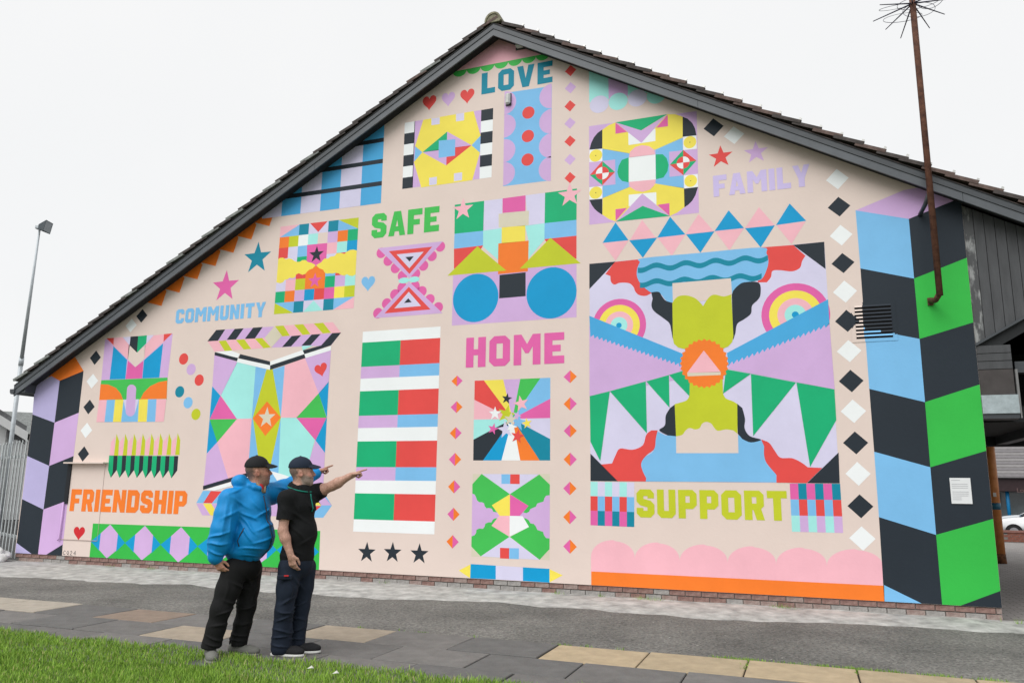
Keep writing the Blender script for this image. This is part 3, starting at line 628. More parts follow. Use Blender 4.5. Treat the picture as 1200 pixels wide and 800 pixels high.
bodyb.build('rear_walls', building)
# plinth: mortar bed with single bricks standing proud of it
plinth = MB().box((WXL+.02, .03, -.1), (WXR-.03, .3, MURZ), m_mortar).build('plinth', building, label='low brick plinth under the painted wall')
bm_ = []
for mm in (m_brick, m_brick2, m_brickg):
    b = MB().box((-.1035, -.006, -.031), (.1035, .05, .031), mm).me('brick')
    q = bmesh.new(); q.from_mesh(b); bmesh.ops.bevel(q, geom=q.edges[:], offset=.004, segments=1, affect='EDGES'); q.to_mesh(b); q.free(); bm_.append(b)
nb = int((WXR-WXL)/.217)
for course in range(3):
    z = MURZ-.042-course*.074
    for i in range(nb+1):
        x = WXL+.11+i*.217+(0 if course % 2 == 0 else .108)
        if x > WXR+.07: continue
        if course == 2 and z < -.02 and False: continue
        wts = (.7, .25, .05) if course == 0 else (.15, .3, .55)
        o = obj('brick', rnd.choices(bm_, wts)[0], plinth)
        if x > WXR-.105: h_ = WXR-.004-(x-.1035); o.scale = (h_/.207, 1, 1); x = WXR-.004-h_/2
        o.location = (x, .016+rnd.uniform(-.003, .003), z); o.rotation_euler = (0, rnd.uniform(-.008, .008), rnd.uniform(-.012, .012))
# ---- roof
OV = .225
sl_ang = math.atan(SLOPE); cs, sn = math.cos(sl_ang), math.sin(sl_ang)
roof = MB()
XE_L, XE_R = WXL-.27, 5.4
def zz(x, d): return AZ-SLOPE*abs(x-AX)+d
roof.prism([(XE_L, zz(XE_L, .11)), (AX, AZ+.11), (XE_R, zz(XE_R, .11)), (XE_R, zz(XE_R, .165)), (AX, AZ+.175), (XE_L, zz(XE_L, .165))], -.245, DEEP+.2, m_tile)
roof = roof.build('roof', building)
tile_m = []
for k in range(3):
    mb = MB()
    th = .026
    # local: x up-slope, y across, z normal; lower end kicked up, a rounded roll at the verge side
    prof = [(0, 0), (.05, .012), (.1, .004), (.33, .004), (.33, .03), (.1, .04), (.05, .062), (0, .05)]
    vs = []
    for xx, dz in ((0, .042), (.4, .0)):
        vs += [(xx, y, z+dz) for y, z in prof]
    n = len(prof); fs = [tuple(range(n)), tuple(range(2*n-1, n-1, -1))]+[(i, i+n, (i+1) % n+n, (i+1) % n) for i in range(n)]
    mm = mat('roof_tile_%d' % k, [(.07, .06, .057), (.12, .085, .075), (.2, .21, .2)][k], rough=.88, var=.4, scale=8, bump=.5, bscale=40)
    mb.add(vs, fs, mm); tile_m.append(mb.me('tile'))
m_clip = mat('tile_clip_metal', (.5, .5, .48), rough=.4, metal=.6)
clip_me = MB().box((-.02, -.014, .07), (.012, .014, .125), m_clip).me('tile_clip')
for side in (-1, 1):
    length = (abs((XE_L if side < 0 else XE_R)-AX))/cs
    nt_ = int(length/.3)
    for k in range(nt_):
        for col in range(2):
            s0 = length-.02-k*.3 if True else 0
            sdist = s0          # distance of the tile's lower end from the apex, along the slope
            x = AX+side*sdist*cs; z = AZ+.175-sdist*sn+rnd.uniform(-.004, .004)
            o = obj('tile', rnd.choices(tile_m, (.55, .35, .1) if side > 0 else (.6, .15, .25))[0], roof)
            y = -.285+col*.325+rnd.uniform(-.008, .008)
            up = Vector((-side*cs, 0, sn)); nn = Vector((side*sn, 0, cs)); yy = Vector((0, 1, 0))
            if side > 0: yv = yy
            else: yv = yy
            Mx = Matrix((up, yv, nn)).transposed().to_4x4(); Mx.translation = (x, y, z)
            o.matrix_local = Mx
        if side > 0:
            c_ = obj('tile_clip', clip_me, roof); Mx = Matrix((up, yy, nn)).transposed().to_4x4(); Mx.translation = Vector((x, -.26, z))+up*.03; c_.matrix_local = Mx
for k in range(6):
    rt = MB(); P = [(AX+.15*math.cos(t), AZ+.175+.17*math.sin(t)) for t in np.linspace(0, math.pi, 14)]; Pi = [(AX+.125*math.cos(t), AZ+.165+.145*math.sin(t)) for t in np.linspace(math.pi, 0, 14)]
    rt.prism(P+Pi, -.29+k*.45, -.29+k*.45+.445, m_tile if k else m_lichen)
    if k == 0: rt.prism([(AX+.124*math.cos(t), AZ+.162+.143*math.sin(t)) for t in np.linspace(0, math.pi, 14)], -.275, -.2, m_lichen)
    rt.build('ridge_tile', roof)
# ---- verge boards, soffit, eaves
def board(x0, x1, d0, d1, y0, y1, mm, name, lab=None):
    b = MB(); b.prism([(x0, zz(x0, d0)), (x1, zz(x1, d0)), (x1, zz(x1, d1)), (x0, zz(x0, d1))], y0, y1, mm); return b.build(name, building, label=lab)
for xa, xb in ((XE_L, AX), (AX, XE_R)):
    board(xa, xb, .05, .135, -.262, -.232, m_barge, 'bargeboard')
    nseg = 3; e = (xb-xa)/nseg
    for i in range(nseg): board(xa+e*i+(.002 if i else 0), xa+e*(i+1)-(.002 if i < nseg-1 else 0), -.07, .045, -.25, -.222, m_barge2, 'bargeboard')
    board(xa, xb, 0.0, .03, -.222, .0, m_soffit, 'soffit_board')
    board(xa, xb, .135, .147, -.27, -.2, m_soffit, 'undercloak')
eb = MB(); zl = zz(WXL, 0)
eb.prism([(XE_L+.015, zz(XE_L, .02)), (WXL+.02, zl+.03), (WXL-.002, zl-.15), (XE_L+.03, zl-.17)], -.218, .019, m_barge)
eb.box((XE_L+.06, .02, zl-.16), (WXL-.004, DEEP, zl-.13), m_barge); eb.box((XE_L+.02, .02, zl-.165), (XE_L+.058, DEEP, zz(XE_L, .12)), m_barge)
eb.build('eaves_box', building)
gt = MB(); gx, gz = XE_L-.02, zz(XE_L, .02)
gt.prism([(gx-.075, gz+.05), (gx-.07, gz-.01), (gx-.04, gz-.05), (gx+.02, gz-.05), (gx+.05, gz-.01), (gx+.055, gz+.05)], -.27, DEEP, m_barge); gt.build('gutter', building)
# ---- small fixtures on the wall
m_lamp = mat('grey_plastic', (.58, .59, .57), rough=.5, var=.12, scale=20)
def at(T, p, y=0):
    return at_y(T[0]+p[0]/T[2], T[1]+p[1]/T[2], y)
x, z = W(596.2,117.3); lf = obj('bulkhead_light', None, label='small grey bulkhead light beside the LOVE lettering', cat='wall light', loc=(x, 0, z))
b = MB(); b.box((-.045, -.075, -.1), (.045, -.012, .1), m_lamp); b.build('diffuser', lf, bevel=.025); MB().box((-.05, -.012, -.108), (.05, 0, .108), mat('dark_plastic', (.06, .06, .06), rough=.5)).build('base_plate', lf)
x, z = W(610.5,55.5); lf = obj('bulkhead_light', None, label='small grey light tucked under the verge at the gable peak', cat='wall light', loc=(x, 0, z))
b = MB(); b.box((-.07, -.1, -.035), (.07, -.012, .04), m_lamp); b.build('diffuser', lf, bevel=.02); MB().box((-.09, -.012, -.05), (.09, 0, .05), MATS['dark_plastic']).build('base_plate', lf)
# louvred vent, painted over with the mural
P4 = [W(995.5,355), W(1048.5,352), W(1052.5,399), W(999,401)]
vx0, vx1, vz1, vz0 = P4[0][0], P4[1][0], (P4[0][1]+P4[1][1])/2, (P4[2][1]+P4[3][1])/2
vent = obj('vent', None, building, label='louvred vent painted over with the mural')
xb = W(1011.5,370)[0]; zs_ = W(1013.4,384.6)[1]; zc = W(1046,390.5)[1]
m_dark = mat('slot_shade_black', (.008, .008, .009), rough=.9, var=.1)
fr = 0.055
MB().box((vx0+fr, -.0075, vz0+fr*.8), (vx1-fr, -.0055, vz1-fr*.8), m_dark).build('slot_shade', vent)  # black sheet on the wall face, coloured as the shade between the slats
def ventcol(x, z):
    if x < xb: return paint('black') if abs(x-W(993,376)[0])+abs(z-W(993,376)[1]) < .155 else paint('base')
    lim = zs_+(zc-zs_)*(x-xb)/(W(1046,390.5)[0]-xb)
    return paint('black') if z > lim else paint('sky')
def strip(z0, z1, x0, x1, y0, y1, name):
    mb = MB(); n = 28
    for i in range(n):
        a, c_ = x0+(x1-x0)*i/n, x0+(x1-x0)*(i+1)/n
        mb.add([(a,y0,z0),(c_,y0,z0),(c_,y1,z1),(a,y1,z1)], [(0,1,2,3)], ventcol((a+c_)/2, (z0+z1)/2))
    return mb.build(name, vent)
nsl = 9; h = (vz1-vz0-2*fr*.8)/nsl
for i in range(nsl): strip(vz0+fr*.8+h*(i+.52), vz0+fr*.8+h*(i+1), vx0+fr, vx1-fr, -.022, -.009, 'slat')
strip(vz0, vz0+fr*.8, vx0, vx1, -.007, -.007, 'frame'); strip(vz1-fr*.8, vz1, vx0, vx1, -.007, -.007, 'frame')
for a, c_ in ((vx0, vx0+fr), (vx1-fr, vx1)):
    mb = MB(); n = 24
    for i in range(n):
        z0, z1 = vz0+fr*.8+(vz1-vz0-1.6*fr)*i/n, vz0+fr*.8+(vz1-vz0-1.6*fr)*(i+1)/n
        for j in range(5):
            xa, xc = a+(c_-a)*j/5, a+(c_-a)*(j+1)/5
            mb.add([(xa,-.007,z0),(xc,-.007,z0),(xc,-.007,z1),(xa,-.007,z1)], [(0,1,2,3)], ventcol((xa+xc)/2, (z0+z1)/2))
    mb.build('frame', vent)
# hatch near FRIENDSHIP: ledge, painted shadow strip, joint lines, conduit
hx0, hz1 = W(80.5,543); hx1, _ = W(127,543); hz0 = W(72,631.5)[1]
hatch = obj('hatch', None, building, label='painted-over hatch with a projecting ledge')
b = MB(); b.prism([(hx0, hz1), (hx1, hz1), (hx1, hz1+.025), (hx0, hz1+.025)], -.12, 0, paint('base')); b.build('ledge', hatch)
mdk = mat('hatch_edge', (.1, .075, .07), rough=.7)
MB().box((hx0+.01, -.022, W(81,590)[1]), (hx0+.1, -.0, hz1-.0), mat('paint_black_edge', (.012, .014, .018), rough=.6)).build('edge_shade', hatch)  # black strip standing in for the shadow down the hatch's left edge
xr_ = W(122,560)[0]
MB().box((xr_-.005, -.005, hz0), (xr_+.002, -.0, hz1), mat('hatch_joint', (.42, .33, .3), rough=.7)).build('joint', hatch)
MB().box((hx0+.02, -.012, hz0-.006), (xr_-.01, -.0, hz0+.005), MATS['hatch_joint']).build('bottom_rail', hatch)
MB().tube([(hx0+.02, -.03, W(75,588)[1]), (hx0+.02, -.03, hz0+.02), (hx0-.02, -.03, hz0-.02)], .016, paint('lil'), 8).build('conduit', hatch, smooth=True)
# notice sheet
q = [W(1112.3,559.8), W(1136.5,559.6), W(1139.7,589.8), W(1115.2,590)]
nx0, nx1 = (q[0][0]+q[3][0])/2, (q[1][0]+q[2][0])/2; nz1, nz0 = (q[0][1]+q[1][1])/2, (q[2][1]+q[3][1])/2
notice = obj('notice', None, label='white printed notice fixed on the black part of the cube border', cat='notice', loc=(nx0, -.008, nz0))
nw, nh = nx1-nx0, nz1-nz0
MB().box((0, -.006, 0), (nw, 0, nh), mat('notice_white', (.72, .74, .75), rough=.35, var=.03)).build('sheet', notice)
pr = MB(); m_print = mat('print_grey', (.42, .43, .45), rough=.5)
rr = random.Random(3)
for i in range(11):
    if i in (1, 5): continue
    z = nh*(.9-i*.075); pr.add([(nw*.08,-.0075,z),(nw*(.5 if i in (0,9,10) else rr.uniform(.78,.9)),-.0075,z),(nw*(.5 if i in (0,9,10) else .88),-.0075,z+.006),(nw*.08,-.0075,z+.006)], [(0,1,2,3)], m_print)
pr.build('print', notice)
# ---- mast with anti-climb spikes
m_rust = mat('rusty_steel', (.095, .04, .028), rough=.8, var=.4, scale=14, bump=.4, var2=(.17, .075, .045))
MX, MY = 1.70, -.42
mast = obj('mast', None, label='tall rusty pole bracketed to the wall, with a ring of spikes', cat='mast', loc=(MX, MY, 0))
MB().tube([(0,0,3.96),(0,0,9.6)], .039, m_rust, 14).build('pole', mast, smooth=True)
MB().tube([(0,0,3.99),(-.02,.2,3.95),(-.05,.41,3.98)], .036, m_rust, 10).build('bracket', mast, smooth=True)
MB().tube([(0,0,5.36),(-.05,.12,5.22),(-.08,.41,5.18)], .028, MATS['dark_grey_paint'], 8).build('bracket', mast, smooth=True)
MB().box((-.085,.395,3.93),(-.02,.419,4.03), m_rust).build('foot_plate', mast)
m_spike = mat('dark_spike_steel', (.035, .035, .06), rough=.5, metal=.4)
for i in range(9):
    a = 2*math.pi*i/9+.35; L_ = .42+.08*(i % 3)
    MB().tube([(0,0,8.04),(L_*math.cos(a),L_*math.sin(a),8.04-.16)], [.011,.006], m_spike, 6).build('spike', mast)
wire = MB(); rr = random.Random(5)
for cx_, cy_, cz_, r_, ti in ((-.22, -.05, 8.0, .2, .5), (-.12, .12, 7.93, .24, .9), (.2, -.1, 8.02, .17, -.6), (.05, -.15, 7.95, .26, .3), (.1, .2, 8.05, .2, 1.2)):
    wire.tube([(cx_+r_*math.cos(a), cy_+r_*math.sin(a)*math.cos(ti), cz_+r_*math.sin(a)*math.sin(ti)*.8) for a in np.linspace(0, 6.283, 28)], .0035, m_spike, 4)
wire.build('wire_coil', mast)
# ---- dark timber gable end over the covered walkway
m_clad = mat('dark_timber_paint', (.072, .075, .08), rough=.6, var=.2, scale=4, stretch=(3, 1, .5), bump=.15, bscale=25)
m_cladw = mat('timber_paint_smeared', (.085, .088, .092), rough=.6, var=.1, scale=3.5, stretch=(3, 1, 1), bump=.15, bscale=25, var2=(.3, .31, .31))
rp_ = [n for n in m_cladw.node_tree.nodes if n.type == 'VALTORGB'][0].color_ramp; rp_.elements[0].position = .5; rp_.elements[1].position = .62
clad = obj('timber_cladding', None, building, label='dark grey vertical timber boards beside the mural')
bw = .118
def diag(x): return 3.4+(x-2.12)*.571
x = WXR+.004; i = 0
while x < 5.2:
    x1 = x+bw; mb = MB(); mb.prism([(x, diag(x)), (x1-.007, diag(x1)), (x1-.007, zz(x1, -.02)), (x, zz(x, -.02))], .02, .045, m_cladw if i < 1 else m_clad)
    mb.build('board', clad); x = x1; i += 1
MB().prism([(WXR, 3.2), (5.2, 5.0), (5.2, zz(5.2, -.03)), (WXR, zz(WXR, -.03))], .046, .07, m_soffit).build('backing', clad)
MB().prism([(WXR, diag(WXR)-.035), (5.2, diag(5.2)-.035), (5.2, diag(5.2)), (WXR, diag(WXR))], -.01, .05, m_barge).build('trim', clad)
beam = obj('boxed_beam', None, building, label='boxed beam end with a weathered metal strip')
bx1 = 2.5
zbs = [2.735, 3.065, 3.17, 3.27, 3.375]
for k, (a, c_) in enumerate(zip(zbs, zbs[1:])):
    MB().box((WXR+.003, .015, a), (bx1, .06, c_-.008), m_clad if k else mat('brown_grey_board', (.06, .053, .052), var=.2, scale=5)).build('board', beam)
MB().box((WXR+.003, .0605, 2.45), (bx1, .6, 3.36), m_soffit).build('core', beam)
m_zinc = mat('weathered_zinc', (.36, .42, .44), rough=.45, var=.2, scale=10, metal=.2, bump=.2)
MB().box((WXR+.003, -.02, 2.5), (bx1+.02, .06, 2.732), m_zinc).build('metal_strip', beam)
MB().box((WXR+.003, .0, 2.44), (bx1+.03, .35, 2.497), m_barge).build('bottom_board', beam)
MB().box((bx1+.02, .0, 2.44), (bx1+.045, .08, 3.05), mat('pale_trim', (.2, .2, .2), rough=.6)).build('end_trim', beam)
MB().box((bx1+.045, .1, 3.02), (5.4, .3, 3.16), m_barge).build('rail', beam)
canopy = obj('walkway_canopy', None, building, label='dark canopy over the walkway beside the building')
cb = MB(); cb.box((WXR, .36, 2.42), (7.5, 3.4, 2.62), m_soffit); cb.build('soffit', canopy)
MB().box((WXR+.01, 3.4, 2.28), (7.5, 3.6, 2.7), m_soffit).build('fascia', canopy)
MB().box((bx1+.4, .7, 2.3), (bx1+.55, 3.39, 2.419), m_barge).build('joist', canopy)
MB().box((WXR, 2.6, 2.63), (7.5, 2.8, 6), m_soffit).build('void_shade_sheet', canopy)  # black sheet added to give the darkness of the unlit roof void
MB().box((WXR, 9.5, 3.35), (7.6, 10.05, 3.6), m_soffit).build('rear_soffit', canopy)
# orange pillar
m_or = mat('orange_pillar_paint', (.5, .17, .045), rough=.45, var=.25, scale=7, bump=.1, var2=(.56, .23, .07))
pillar = obj('pillar', None, label='rust orange round pillar with a blue band under the canopy', cat='pillar', loc=(4.02, 9.77, 0))
MB().tube([(0,0,.18),(0,0,3.36)], .118, m_or, 20).build('shaft', pillar, smooth=True)
MB().tube([(0,0,-.02),(0,0,.1),(0,0,.2)], [.132,.125,.12], mat('corroded_steel', (.03, .02, .015), rough=.9, var=.6, scale=12, var2=(.2, .08, .03)), 20).build('rusty_foot', pillar, smooth=True)
MB().tube([(0,0,1.18),(0,0,1.33)], .121, mat('blue_band', (.02, .11, .17), rough=.4), 20).build('band', pillar, smooth=True)
MB().box((-.03,-.13,1.47),(.03,-.112,1.56), m_lamp).build('label_plate', pillar)

# ================================================================ ground
gnd_m = mat('ground_tarmac', (.07, .07, .07), rough=.9, var=.2, scale=3)
YS = 19.75
xs_ = [-600, 600]
gv = [(-600,-600,-.03),(600,-600,-.03),(600,YS,-.03),(-600,YS,-.03),(600,YS+.01,-.54),(-600,YS+.01,-.54),(600,900,-.54),(-600,900,-.54)]
obj('ground', mesh('ground', gv, [(0,1,2,3),(3,2,4,5),(5,4,6,7)], gnd_m), kind='structure')
def tarmac(name, c1, c2, big):
    m = bpy.data.materials.new(name); m.use_nodes = True; t = m.node_tree; b = t.nodes['Principled BSDF']; b.inputs['Roughness'].default_value = .85; b.inputs['Specular IOR Level'].default_value = .3
    g = N(t, 'ShaderNodeTexCoord')
    n1 = N(t, 'ShaderNodeTexNoise'); n1.inputs['Scale'].default_value = big; n1.inputs['Detail'].default_value = 6
    n2 = N(t, 'ShaderNodeTexVoronoi'); n2.inputs['Scale'].default_value = 48
    n3 = N(t, 'ShaderNodeTexNoise'); n3.inputs['Scale'].default_value = 120; n3.inputs['Detail'].default_value = 3
    for n in (n1, n2, n3): t.links.new(g.outputs['Object'], n.inputs['Vector'])
    r = N(t, 'ShaderNodeValToRGB'); r.color_ramp.elements[0].position = .32; r.color_ramp.elements[0].color = (*c1, 1); r.color_ramp.elements[1].position = .7; r.color_ramp.elements[1].color = (*c2, 1)
    t.links.new(n1.outputs['Fac'], r.inputs['Fac'])
    r2 = N(t, 'ShaderNodeValToRGB'); r2.color_ramp.elements[0].position = 0; r2.color_ramp.elements[0].color = (.25, .25, .25, 1); r2.color_ramp.elements[1].position = 1; r2.color_ramp.elements[1].color = (2.1, 2.08, 2.0, 1)
    t.links.new(n2.outputs['Color'], r2.inputs['Fac'])
    mu = N(t, 'ShaderNodeMixRGB', blend_type='MULTIPLY'); mu.inputs['Fac'].default_value = .6
    t.links.new(r.outputs['Color'], mu.inputs[1]); t.links.new(r2.outputs['Color'], mu.inputs[2])
    r3 = N(t, 'ShaderNodeValToRGB'); r3.color_ramp.elements[0].position = .73; r3.color_ramp.elements[0].color = (0, 0, 0, 1); r3.color_ramp.elements[1].position = .76; r3.color_ramp.elements[1].color = (1, 1, 1, 1)
    n4 = N(t, 'ShaderNodeTexNoise'); n4.inputs['Scale'].default_value = 22; n4.inputs['Detail'].default_value = 2; t.links.new(g.outputs['Object'], n4.inputs['Vector']); t.links.new(n4.outputs['Fac'], r3.inputs['Fac'])
    m2 = N(t, 'ShaderNodeMixRGB'); m2.inputs[2].default_value = (.42, .41, .38, 1); t.links.new(r3.outputs['Color'], m2.inputs[0]); t.links.new(mu.outputs[0], m2.inputs[1]); t.links.new(m2.outputs[0], b.inputs['Base Color'])
    bp = N(t, 'ShaderNodeBump'); bp.inputs['Strength'].default_value = .6; bp.inputs['Distance'].default_value = .008
    t.links.new(n2.outputs['Distance'], bp.inputs['Height']); t.links.new(bp.outputs['Normal'], b.inputs['Normal'])
    MATS[name] = m; return m
m_tar = tarmac('worn_tarmac', (.095, .093, .088), (.175, .17, .16), .8)
def sheet(name, x0, x1, y0, y1, z, mm, wob0=0, wob1=0, nx=160, ny=6, hum=0):
    vs = []; rr = random.Random(hash(name) % 1000 if False else len(name))
    e0 = [rr.uniform(-1, 1) for _ in range(nx+1)]; e1 = [rr.uniform(-1, 1) for _ in range(nx+1)]
    for j in range(ny+1):
        for i in range(nx+1):
            x = x0+(x1-x0)*i/nx; a = (y0(x) if callable(y0) else y0)+wob0*e0[i]; c_ = y1+wob1*e1[i]; t = j/ny
            vs.append((x, a+(c_-a)*t, z(x, t) if callable(z) else z))
    fs = [(j*(nx+1)+i, j*(nx+1)+i+1, (j+1)*(nx+1)+i+1, (j+1)*(nx+1)+i) for j in range(ny) for i in range(nx)]
    return obj(name, mesh(name, vs, fs, mm, smooth=True), kind='structure')
sheet('tarmac_path', -32, 14, -3.43, -.5, lambda x, t: -.012+.008*math.sin(x*1.3)*t, m_tar, 0, 0)
m_conc = mat('pale_concrete', (.34, .335, .32), rough=.92, var=.3, scale=5, bump=.5, bscale=30, var2=(.56, .555, .53), detail=12)
nx = 260; rr = random.Random(11)
sheet('concrete_margin', WXL-3.5, WXR+.35, lambda x: -.95+.059*min(x, 2)+.07*math.sin(x*1.1)+.05*math.sin(x*2.7+1)+.03*math.sin(x*6.1)+.02*math.sin(x*13.7), .02, lambda x, t: -.018+.05*(1-(1-t)**2)*.9+.004*math.sin(x*5)+(.006 if t > .1 else 0), m_conc, .0, 0, nx=300, ny=8)
# paving flags, each one a slab of its own on a bed
obj('pavement', None); pavement = bpy.data.objects['pavement']; pavement['kind'] = 'structure'
MB().box((-32,-6.1,-.2),(14,-3.43,-.022), mat('bedding_earth', (.035, .032, .026), rough=1, var=.3, scale=20)).build('bedding', pavement)
m_fl = [mat('flag_dark_%d' % k, c_, rough=.8, var=.2, scale=5, bump=.5, bscale=60, detail=12) for k, c_ in enumerate([(.145, .139, .133), (.168, .16, .152), (.13, .127, .123)])]
m_ft = [mat('flag_tan_%d' % k, c_, rough=.85, var=.16, scale=6, bump=.35, bscale=90, detail=9) for k, c_ in enumerate([(.42, .33, .215), (.39, .31, .205), (.24, .185, .145), (.34, .285, .22), (.37, .33, .275)])]
def slab(w_, d_, mm):
    me = MB().box((-w_/2, -d_/2, -.05), (w_/2, d_/2, 0), mm).me('paving_flag')
    q = bmesh.new(); q.from_mesh(me); bmesh.ops.bevel(q, geom=q.edges[:], offset=.006, segments=1, affect='EDGES'); q.to_mesh(me); q.free(); return me
rows = [(-3.435,-4.13,-2.38), (-4.14,-4.755,-1.93), (-4.765,-5.38,-2.36), (-5.39,-6.0,-1.95)]
cache = {}
for r_, (ya, yb, xo) in enumerate(rows):
    k = -30
    for k in range(-32, 18):
        x0 = xo+.9*k; xc = x0+.45
        tan = None
        if r_ == 0:
            if xc < -9.0 and xc > -11.2: tan = m_ft[4]
            elif -7.9 < xc < -7.0: tan = m_ft[2]
            elif -5.1 < xc < -4.1: tan = m_ft[3]
            elif xc > -2.4: tan = m_ft[k % 2]
        if r_ == 1 and -6.5 < xc < -5.5: tan = m_ft[3]
        mm = tan or m_fl[(k*7+r_*3) % 3]
        key = (r_, mm.name)
        if key not in cache: cache[key] = slab(.884, ya-yb-.006, mm)
        o = obj('paving_flag', cache[key], pavement); o.location = (xc, (ya+yb)/2, rnd.uniform(-.006, .004)); o.rotation_euler = (rnd.uniform(-.008, .008), rnd.uniform(-.006, .006), rnd.uniform(-.004, .004))
# walkway and yard paving on the right
m_pav = mat('yard_brick_paving', (.12, .1, .095), rough=.9, var=.25, scale=2, bump=.3)
def brickmat(name, c1, c2, mort, sx, off=.5, bump=.4):
    m = bpy.data.materials.new(name); m.use_nodes = True; t = m.node_tree; b = t.nodes['Principled BSDF']; b.inputs['Roughness'].default_value = .9; b.inputs['Specular IOR Level'].default_value = .2
    g = N(t, 'ShaderNodeTexCoord'); br = N(t, 'ShaderNodeTexBrick'); br.inputs['Scale'].default_value = 1
    br.inputs['Brick Width'].default_value = sx[0]; br.inputs['Row Height'].default_value = sx[1]; br.inputs['Mortar Size'].default_value = .008
    br.inputs['Color1'].default_value = (*c1, 1); br.inputs['Color2'].default_value = (*c2, 1); br.inputs['Mortar'].default_value = (*mort, 1)
    t.links.new(g.outputs['Object'], br.inputs['Vector']); t.links.new(br.outputs['Color'], b.inputs['Base Color'])
    bp = N(t, 'ShaderNodeBump'); bp.inputs['Strength'].default_value = bump; bp.inputs['Distance'].default_value = .01; bp.invert = True
    t.links.new(br.outputs['Fac'], bp.inputs['Height']); t.links.new(bp.outputs['Normal'], b.inputs['Normal']); return m
m_yard = brickmat('yard_setts', (.27, .25, .24), (.33, .31, .3), (.17, .16, .155), (.21, .105))
sheet('yard_paving', WXR-.2, 30, .0, YS-.05, -.012, m_yard, nx=4, ny=2)
sheet('red_paving_edge', WXR+.28, 14, -1.05, -.05, -.006, brickmat('red_setts', (.2, .09, .07), (.26, .13, .1), (.12, .1, .09), (.21, .105)), nx=4, ny=2)
# ---- low brick wall at the end of the yard
lw = obj('low_brick_wall', None, label='low red brick wall in front of the parked cars', cat='wall', loc=(6.0, 19.2, 0))
m_lb = mat('red_brick', (.22, .085, .06), rough=.9, var=.3, scale=12, bump=.4)
MB().box((.006,.006,-.05),(11.9,.22,.27), m_mortar).build('core', lw)
lb = MB().box((0,0,0),(.215,.1,.065), m_lb).me('brick'); lb2 = MB().box((0,0,0),(.215,.1,.065), m_brick2).me('brick')
for cidx in range(4):
    for k in range(40 if cidx % 2 == 0 else 39):
        if k*.225 > 6.2: break
        o = obj('brick', lb if rnd.random() < .95 else lb2, lw); o.location = (k*.225+(.112 if cidx % 2 else 0), 0, .01+cidx*.075)
MB().box((-.03,-.03,.305),(11.95,.25,.37), mat('brick_coping', (.24, .12, .1), rough=.9, var=.25, scale=9)).build('coping', lw)

# ================================================================ background right: cars and shop
def car(name, loc, rotz, body_c, label):
    root = obj(name, None, label=label, cat='car', loc=loc, group=None); root.rotation_euler = (0, 0, rotz)
    mb_ = mat('car_paint_'+body_c[0], body_c[1], rough=.25, var=.02, spec=.6)
    gl = mat('car_glass', (.05, .06, .065), rough=.08, var=.05, spec=.8); bk = mat('car_rubber', (.015, .015, .016), rough=.8); al = mat('car_alloy', (.4, .4, .42), rough=.35, metal=.7); ch = mat('car_lamp', (.55, .57, .6), rough=.12, spec=.8)
    # side profile x (length), z ; width by inset per height
    prof = [(-2.1,.35),(-2.12,.62),(-2.05,.82),(-1.55,.93),(-.95,1.0),(-.25,1.38),(.35,1.45),(1.1,1.42),(1.7,1.08),(2.02,.98),(2.1,.7),(2.08,.35)]
    def inset(z): return .86 if z < .9 else .86-(z-.9)*.42
    vs = [(x, s_*inset(z), z) for s_ in (-1, 1) for x, z in prof]; n = len(prof)
    fs = [tuple(range(n)), tuple(range(2*n-1, n-1, -1))]+[(i, i+n, (i+1) % n+n, (i+1) % n) for i in range(n)]
    me = mesh('body', vs, fs, mb_)
    q = bmesh.new(); q.from_mesh(me); bmesh.ops.bevel(q, geom=q.edges[:], offset=.05, segments=3, affect='EDGES', clamp_overlap=True); q.to_mesh(me); q.free()
    me.polygons.foreach_set('use_smooth', [True]*len(me.polygons)); bo = obj('body', me, root)
    for s_ in (-1, 1):
        def side(P, nm):
            b = MB(); vs = [(x, s_*(inset(z)+.012), z) for x, z in P]; b.add(vs, [tuple(range(len(P))) if s_ < 0 else tuple(range(len(P)))[::-1]], gl); b.build(nm, root)
        side([(-.82,1.02),(-.22,1.33),(.28,1.38),(.28,1.0)], 'window'); side([(.36,1.0),(.36,1.38),(1.02,1.35),(1.45,1.06)], 'window')
        obj('door_mirror', MB().box((-.75,s_*.87,.98),(-.6,s_*1.02,1.08), mb_).me('door_mirror'), root)
        MB().box((-2.13,s_*.45-.2,.68),(-1.88,s_*.45+.2,.8), ch).build('headlight', root, bevel=.03)
        MB().box((1.98,s_*.62-.16,.78),(2.12,s_*.62+.16,.95), mat('car_tail_lamp', (.35, .02, .02), rough=.2)).build('tail_light', root, bevel=.03)
        for x in (-1.35, 1.3):
            wh = obj('wheel', None, root, loc=(x, s_*.8, .32))
            MB().tube([(0,-.1,0),(0,.1,0)], .32, bk, 24).build('tyre', wh, smooth=False)
            MB().tube([(0,-.112,0),(0,.112,0)], .2, al, 16).build('rim', wh)
            MB().tube([(x,s_*.845,.32),(x,s_*.872,.32)], .37, bk, 24).build('wheel_arch', root)
    b = MB(); b.add([(-.97,-.72,1.02),(-.97,.72,1.02),(-.3,.63,1.36),(-.3,-.63,1.36)], [(0,1,2,3)], gl); b.build('windscreen', root, loc=(-.03,0,.03))
    b = MB(); b.add([(1.14,-.63,1.42),(1.14,.63,1.42),(1.68,.74,1.12),(1.68,-.74,1.12)], [(0,1,2,3)], gl); b.build('rear_window', root, loc=(.03,0,.03))
    MB().box((-2.14,-.5,.42),(-2.06,.5,.58), bk).build('grille', root); MB().box((-2.16,-.26,.44),(-2.13,.26,.54), mat('number_plate', (.7, .7, .66), rough=.4)).build('number_plate', root)
    return root
def carpos(px, py, d): p = CAM+ray(px, py)*d; return (p.x, p.y, -.54)
